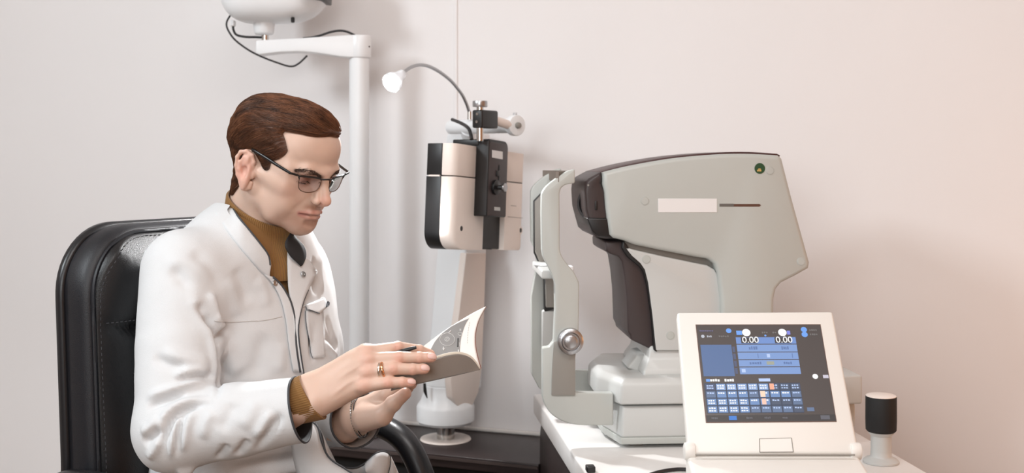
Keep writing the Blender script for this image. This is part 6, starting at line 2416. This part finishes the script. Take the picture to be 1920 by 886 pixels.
    obj('cuff_lining', sheet(grid), M_DKLIN, person, 180)
    w0 = V3(553, 753, 1.738); w1 = V3(586, 744, 1.737)
    ax = Vector(w1 - w0).normalized()
    Xk, Yk, Zk = frame_from(ax, (0, 0, 1))
    rings = []
    for k in range(10):
        t = k / 9
        c = Vector(w0).lerp(Vector(w1), t)
        tl_ = -0.004 * (t - 0.5)
        rings.append((c, Xk * (0.0335 + 0.0022 * t) - ax * (0.010 * t), Yk * (0.0295 - 0.0005 * t)))
    rings.append((Vector(w1) + ax * 0.0015, Xk * 0.0345 - ax * 0.010, Yk * 0.0275)); rings.append((Vector(w1) - ax * 0.003, Xk * 0.031 - ax * 0.010, Yk * 0.0245))
    knit_tube('turtleneck_cuff', rings, 64, 0.009, M_KNIT, person, 384)
    lp = ring_loop(c_l - axl * 0.006, nl, 0.046, tree, 48)
    cc = sum(lp, Vector()) / len(lp)
    obj('cuff_piping', tube([p + Vector(axl) * 0.006 for p in lp], 0.0019, 6, closed=True), M_PIPE, person, 180)
    grid = []
    for j in range(6):
        s = 0.97 - 0.12 * (j / 5)
        grid.append([cc + (p - cc) * s + Vector(axl) * (0.006 - 0.06 * j / 5) for p in lp + lp[:1]])
    obj('cuff_lining', sheet(grid), M_COATL, person, 180)
    # ---- open skirt panels of the coat over the lap
    a_ = [P(583, 789, 1.86), P(596, 800, 1.85), P(604, 830, 1.83), P(618, 858, 1.82), P(650, 880, 1.81), P(690, 905, 1.80)]
    b_ = [P(540, 800, 1.87), P(545, 830, 1.85), P(550, 862, 1.83), P(560, 895, 1.82), P(580, 925, 1.80), P(600, 960, 1.79)]
    A, B = resamp(catmull(a_, 8), 24), resamp(catmull(b_, 8), 24)
    g = [[a.lerp(b, j / 7) + Vector((0, -0.012 * math.sin(math.pi * j / 7), 0)) for j in range(8)] for a, b in zip(A, B)]
    obj('skirt_panel', sheet(g, 0.002), M_COAT, person, 180)
    obj('skirt_piping', tube(A, 0.0016, 6), M_PIPE, person, 180)
    # far panel whose edge rolls up beside the armrest
    a_ = [P(590, 792, 1.90), P(603, 815, 1.90), P(612, 850, 1.90), P(632, 870, 1.90), P(662, 877, 1.90), P(684, 868, 1.90), P(702, 851, 1.905), P(718, 846, 1.915), P(730, 852, 1.925), P(731, 872, 1.93), P(722, 905, 1.93)]
    b_ = [p + Vector((0.02, 0.05, -0.07)) for p in a_]
    A, B = resamp(catmull(a_, 8), 44), resamp(catmull(b_, 8), 44)
    g = [[a.lerp(b, j / 5) for j in range(6)] for a, b in zip(A, B)]
    obj('skirt_panel', sheet(g, 0.002), M_COAT, person, 180)
    obj('skirt_piping', tube(A, 0.0017, 6), M_PIPE, person, 180)
    a2 = [P(684, 868, 1.897), P(702, 852, 1.902), P(718, 847, 1.912), P(730, 853, 1.922), P(731, 872, 1.927), P(722, 905, 1.927)]
    b2 = [P(690, 890, 1.90), P(690, 895, 1.90), P(695, 900, 1.90), P(700, 905, 1.90), P(705, 910, 1.90), P(710, 915, 1.90)]
    A, B = resamp(catmull(a2, 8), 24), resamp(catmull(b2, 8), 24)
    g = [[a.lerp(b, j / 7) + Vector((0, -0.012 * math.sin(math.pi * j / 7), 0)) for j in range(8)] for a, b in zip(A, B)]
    obj('skirt_end', sheet(g, 0.002), M_COAT, person, 180)
    obj('skirt_seam', tube(hits_free([(583, 800, 1.862), (594, 815, 1.852), (600, 838, 1.843), (603, 848, 1.84)]), 0.0009, 5), M_PIPE, person, 180)
    # ---- trousers and shoes below the frame
    f = Field((-0.72, 1.55, 0.0), (0.22, 2.40, 0.80), 0.011)
    hip = np.array((-0.46, 2.03, 0.60))
    for s in (-1, 1):
        h_ = hip + tL * s * 0.09
        kn = h_ + tF * 0.36 + tL * s * 0.05 + np.array((0, 0, -0.05))
        an = np.array((kn[0], kn[1], 0.10)) - tF * 0.12
        f.cone(h_, kn, 0.085, 0.062, 0.03)
        f.cone(kn, an, 0.062, 0.05, 0.02)
    f.ell(hip, (0.13, 0.16, 0.10), AX, 0.05)
    V, Q = f.mesh(0, 2)
    obj_from(V, Q, 'trousers', mat('dark_trousers', srgb(44, 46, 54), 0.8), person)
    for s in (-1, 1):
        kn = hip + tL * s * 0.14 + tF * 0.24
        f = Field((kn[0] - 0.12, kn[1] - 0.25, -0.01), (kn[0] + 0.3, kn[1] + 0.2, 0.16), 0.007)
        a = np.array((kn[0], kn[1], 0.045))
        f.cone(a - tF * 0.03, a + tF * 0.15 + np.array((0, 0, -0.012)), 0.042, 0.032, 0.0)
        f.cone(a + np.array((0, 0, 0.0)), a + np.array((0, 0, 0.06)), 0.04, 0.043, 0.02)
        V, Q = f.mesh(0, 2)
        V[:, 2] = np.maximum(V[:, 2], 0.001)
        obj_from(V, Q, 'shoe', mat('shoe_leather', srgb(30, 26, 24), 0.35), person)
    return coat, tree

def hits_free(l):
    return catmull([P(*a) for a in l], 6)

def obj_from(V, Q, name, m, parent):
    tri = np.concatenate([Q[:, [0, 1, 2]], Q[:, [0, 2, 3]]])
    used = np.unique(tri); remap = np.full(len(V), -1); remap[used] = np.arange(len(used))
    return link(name, mk_mesh(name, np.asarray(V)[used], remap[tri]), m, parent)

def inner_body():
    f = torso_field(0.009, grow=-0.022)
    for a, b, c, r in ((R_SH, R_EL, R_WR, 0.042), (L_SH, L_EL, L_WR, 0.04)):
        f.cone(a, b, r, r * 0.95, 0.03)
        f.cone(b, b + (c - b) * 0.8, r * 0.95, r * 0.7, 0.02)
    f.cone(NECK + np.array((0, 0, -0.06)), NECK + np.array((0, 0, 0.04)), 0.05, 0.046, 0.03)
    return f.mesh(0, 2)
# ------------------------------------------------------------------ put the man together
person = empty('person', (-0.48, 2.05, 0), 'man in a white coat over a brown turtleneck sitting and reading a booklet', 'person')
pv, pq, pc_, off = [], [], [], 0
hands = build_hands()
iv, iq = inner_body()
for V, Q, C in [(to_world(HV), HQ, HTINT)] + hands + [(iv, iq, np.tile(SKIN, (len(iv), 1)))]:
    pv.append(V); pq.append(Q + off); pc_.append(C); off += len(V)
bme = mk_mesh('body', np.concatenate(pv), np.concatenate(pq))
tint(bme, 'tint', np.concatenate(pc_))
link('body', bme, M_SKIN, person)
build_hair(person)
coat, coat_tree = build_clothes(person)
build_glasses()
# ------------------------------------------------------------------ booklet in the hands
def coons(bot, top_, left, right, n=28, m=20):
    B = resamp(catmull(bot, 8), n); T = resamp(catmull(top_, 8), n)
    L_ = resamp(catmull(left, 8), m); R_ = resamp(catmull(right, 8), m)
    g = []
    for i in range(m):
        v = i / (m - 1)
        row = []
        for j in range(n):
            u = j / (n - 1)
            p = B[j] * (1 - v) + T[j] * v + L_[i] * (1 - u) + R_[i] * u - (B[0] * (1 - u) * (1 - v) + B[-1] * u * (1 - v) + T[0] * (1 - u) * v + T[-1] * u * v)
            row.append(p)
        g.append(row)
    return g

M_COVER = mat('booklet_cover_grey', srgb(122, 117, 112), 0.26, vary=0.05, vscale=30, coat=0.3)
M_PAGE = mat('booklet_paper', srgb(238, 235, 232), 0.55)
M_PAGEED = mat('booklet_page_edges', srgb(214, 206, 192), 0.7, bump=0.3, bscale=1500)
M_PRINT = mat('booklet_print_grey', srgb(142, 142, 142), 0.5)
M_PWHITE = mat('print_white', srgb(228, 228, 228), 0.5)
M_PDARK = mat('print_dark', srgb(84, 84, 84), 0.5)
M_PRED = mat('cover_red_edge', srgb(150, 96, 84), 0.5)

bk_ = empty('booklet', P(830, 680, 1.79), 'open paper booklet with grey cover held in both hands', 'booklet')
nb_bot = [P(733, 732, 1.752), P(780, 720.5, 1.757), P(840, 707, 1.778), P(900, 693, 1.802)]
nb_top = [P(738, 692, 1.764), P(790, 680, 1.768), P(815, 672.5, 1.774), P(840, 665.5, 1.782), P(862, 663.5, 1.79), P(880, 669, 1.796), P(892, 680, 1.801), P(899, 691, 1.803)]
gN = coons(nb_bot, nb_top, [nb_bot[0], P(735, 712, 1.757), nb_top[0]], [nb_bot[-1], P(899.5, 692, 1.8025), nb_top[-1]], 40, 14)
def face_to(g, sign=1):
    a = (g[1][1] - g[0][0]).cross(g[1][0] - g[0][1])
    return g if a.dot(CAM - g[0][0]) * sign > 0 else [r[::-1] for r in g]
gN = face_to(gN)
obj('cover', sheet(gN, 0.0006), M_COVER, bk_, 180)
away = lambda g, k: [[p + (p - CAM).normalized() * k for p in r] for r in g]
nv = len(gN) - 1
vtop = 1 if gN[-1][0].z > gN[0][0].z else -1
obj('near_pages', sheet([[p + UP * 0.0036 * ((i / nv) if vtop > 0 else 1 - i / nv) for p in r] for i, r in enumerate(away(gN, 0.0010))], 0.0042), M_PAGEED, bk_, 180)
fb_bot = [P(745, 716, 1.785), P(800, 706, 1.79), P(850, 697, 1.80), P(901, 689.5, 1.812)]
fb_top = [P(778, 660, 1.815), P(797, 646, 1.825), P(828, 623, 1.845), P(860, 602, 1.865), P(888, 585.5, 1.885), P(911, 574, 1.90)]
fb_r = [P(901, 689.5, 1.812), P(895, 668, 1.825), P(891, 645, 1.838), P(891.5, 622, 1.853), P(898, 598, 1.875), P(911, 574, 1.90)]
fb_l = [fb_bot[0], P(760, 690, 1.80), fb_top[0]]
gF = face_to(coons(fb_bot, fb_top, fb_l, fb_r, 40, 26))
obj('far_pages', sheet(gF, 0.0008), M_PAGE, bk_, 180)
obj('far_page_block', sheet(away(gF, 0.0012), 0.0034), M_PAGEED, bk_, 180)
obj('far_cover', sheet([[p + Vector((0.0012, 0, 0)) for p in r] for r in away(gF, 0.0052)], 0.0006), M_PRED, bk_, 180)
# one leaf lifting at the top corner
lf = [[p + (CAM - p).normalized() * (0.0008 + 0.004 * (j / (len(r) - 1)) ** 3 * (i / (len(gF) - 1)) ** 2) for j, p in enumerate(r)] for i, r in enumerate(gF)]
bm_ = bmesh.new(); sheet(gF, 0, bm_)
bm_.verts.index_update()
ptree = BVHTree.FromBMesh(bm_); bm_.free()
pp = surf_sheet(ptree, [(797, 672), (805, 660), (817, 638), (837, 618), (857, 606), (878.5, 597)], [(862, 676), (862, 662), (864, 636), (869.5, 616), (874, 605), (879.5, 596.5)], 0.0004, 26, 14)
obj('printed_picture', sheet(pp), M_PRINT, bk_, 180)
pw = bmesh.new()
def page_ring(cx, cy, r, w):
    p, n = hit(ptree, cx, cy, 0.0007)
    X, Y, Z = frame_from(n, (0, 0, 1))
    tube([p + X * math.cos(a) * r + Y * math.sin(a) * r * 0.92 for a in np.linspace(0, 2 * math.pi, 40)[:-1]], w, 4, pw, closed=True)
page_ring(838.5, 636, 0.0125, 0.0003)
page_ring(838.5, 636, 0.0040, 0.00035)
page_ring(838.5, 636, 0.0018, 0.0003)
page_ring(862.5, 626, 0.0034, 0.0003)
def pline(bm, pts, w):
    q = hits(ptree, pts, 0.0008, 5, False)
    if len(q) > 1:
        tube(q, w, 4, bm)
pline(pw, [(831.5, 650), (832, 657)], 0.0008)
pline(pw, [(829.5, 654), (834.5, 653)], 0.0005)
pline(pw, [(841.5, 623.5), (845.5, 620)], 0.0008)
for k in range(5):
    pline(pw, [(860.3 + 0.2 * k, 642 + 1.6 * k), (861.3 + 0.2 * k, 642.6 + 1.6 * k)], 0.0004)
for k in range(4):
    pline(pw, [(858.5, 655.5 + k * 1.2), (860.5, 656.5 + k)], 0.0006)
for k in range(3):
    pline(pw, [(861.5, 616.5 + 1.4 * k), (865, 617.5 + 1.4 * k)], 0.00035)
obj('picture_lines', pw, M_PWHITE, bk_, 180)['kind'] = 'stuff'
pd = bmesh.new()
pline(pd, [(858.8, 634), (858, 650)], 0.0011)
for k in range(9):
    pline(pd, [(880.5 - 0.9 * k + 0.05 * k * k, 604 + 4.6 * k), (879.9 - 0.9 * k + 0.05 * k * k, 606.8 + 4.6 * k)], 0.00016)
obj('page_text', pd, M_PDARK, bk_, 180)['kind'] = 'stuff'

# ------------------------------------------------------------------ pen, rings, bracelet
pb = bmesh.new()
pa, pe_ = P(742, 661.5, 1.7575), P(780.5, 650.5, 1.7545)
d_ = (pe_ - pa).normalized()
lathe(pa, d_, [(0.0026, 0), (0.0033, 0.004), (0.0033, (pe_ - pa).length - 0.012), (0.0026, (pe_ - pa).length - 0.003), (0.0022, (pe_ - pa).length)], 16, pb)
tag(obj('pen', pb, M_BLACK), 'black pen end sticking out between the index and middle fingers', 'pen')
kn3, pip3 = RH['fingers'][2][0][0], RH['fingers'][2][0][1]
rax = Vector(pip3 - kn3).normalized()
ring = empty('finger_ring', Vector(kn3 + (pip3 - kn3) * 0.54), 'double gold and silver band worn on the ring finger', 'ring')
X, Y, Z = frame_from(rax, (0, 0, 1))
for off_, m_, tiltk in ((-0.0028, mat('white_gold', srgb(226, 216, 206), 0.15, metal=1.0), 0.10), (0.0028, mat('rose_gold', srgb(226, 170, 132), 0.16, metal=1.0), -0.10)):
    c = Vector(kn3 + (pip3 - kn3) * 0.54) + rax * off_
    bm = bmesh.new()
    rr = 0.0113
    pts = [c + X * math.cos(a) * rr + Y * math.sin(a) * rr + rax * (tiltk * rr * math.cos(a)) for a in np.linspace(0, 2 * math.pi, 41)[:-1]]
    tube(pts, 0.0021, 10, bm, closed=True, flat=0.75)
    obj('band', bm, m_, ring, 180)
wc = Vector(LH['wrist']) + Vector((0.008, -0.006, 0.004))
wax = Vector(LH['thumb'][0][1] - LH['wrist']).normalized()
wax = (Vector((0.93, -0.25, 0.25))).normalized()
brc = empty('bracelet', wc, 'thin silver and dark chain bracelet on the far wrist', 'bracelet')
X, Y, Z = frame_from(wax, (0, 0, 1))
M_BRS = mat('bracelet_silver', srgb(186, 182, 178), 0.25, metal=1.0)
bm = bmesh.new()
NB = 46
for k in range(NB):
    a = 2 * math.pi * k / NB
    c = wc + X * math.cos(a) * 0.0310 + Y * math.sin(a) * 0.0265
    t_ = (-X * math.sin(a) * 0.031 + Y * math.cos(a) * 0.0265).normalized()
    cyl(c - t_ * 0.0013, c + t_ * 0.0013, 0.0017, 8, bm)
o = obj('chain', bm, M_BRS, brc, 40); o['kind'] = 'stuff'
pts = [wc + wax * 0.005 + X * math.cos(a) * 0.0312 + Y * math.sin(a) * 0.0268 for a in np.linspace(0, 2 * math.pi, 49)[:-1]]
obj('cord', tube(pts, 0.0010, 6, closed=True), M_CABLE, brc, 180)
ca = P(705, 791, 1.885)
obj('clasp', box(ca, X, Y, wax, 0.006, 0.008, 0.012, bev=0.001), M_BLACK, brc)
# ------------------------------------------------------------------ stand the room square to the axes
SQ = Matrix.Rotation(WA, 4, 'Z')
for o in list(SC.objects):
    if o.type in ('CAMERA', 'LIGHT'):
        o.matrix_world = SQ @ o.matrix_basis
    elif o.type == 'EMPTY':
        o.location = SQ @ o.location
    elif o.type == 'MESH':
        o.data.transform(SQ)
for o in SC.objects:
    if o.type == 'MESH' and o.parent:
        top = o.parent
        o.matrix_parent_inverse = Matrix.Translation(-top.location) if top.type == 'EMPTY' else Matrix.Identity(4)
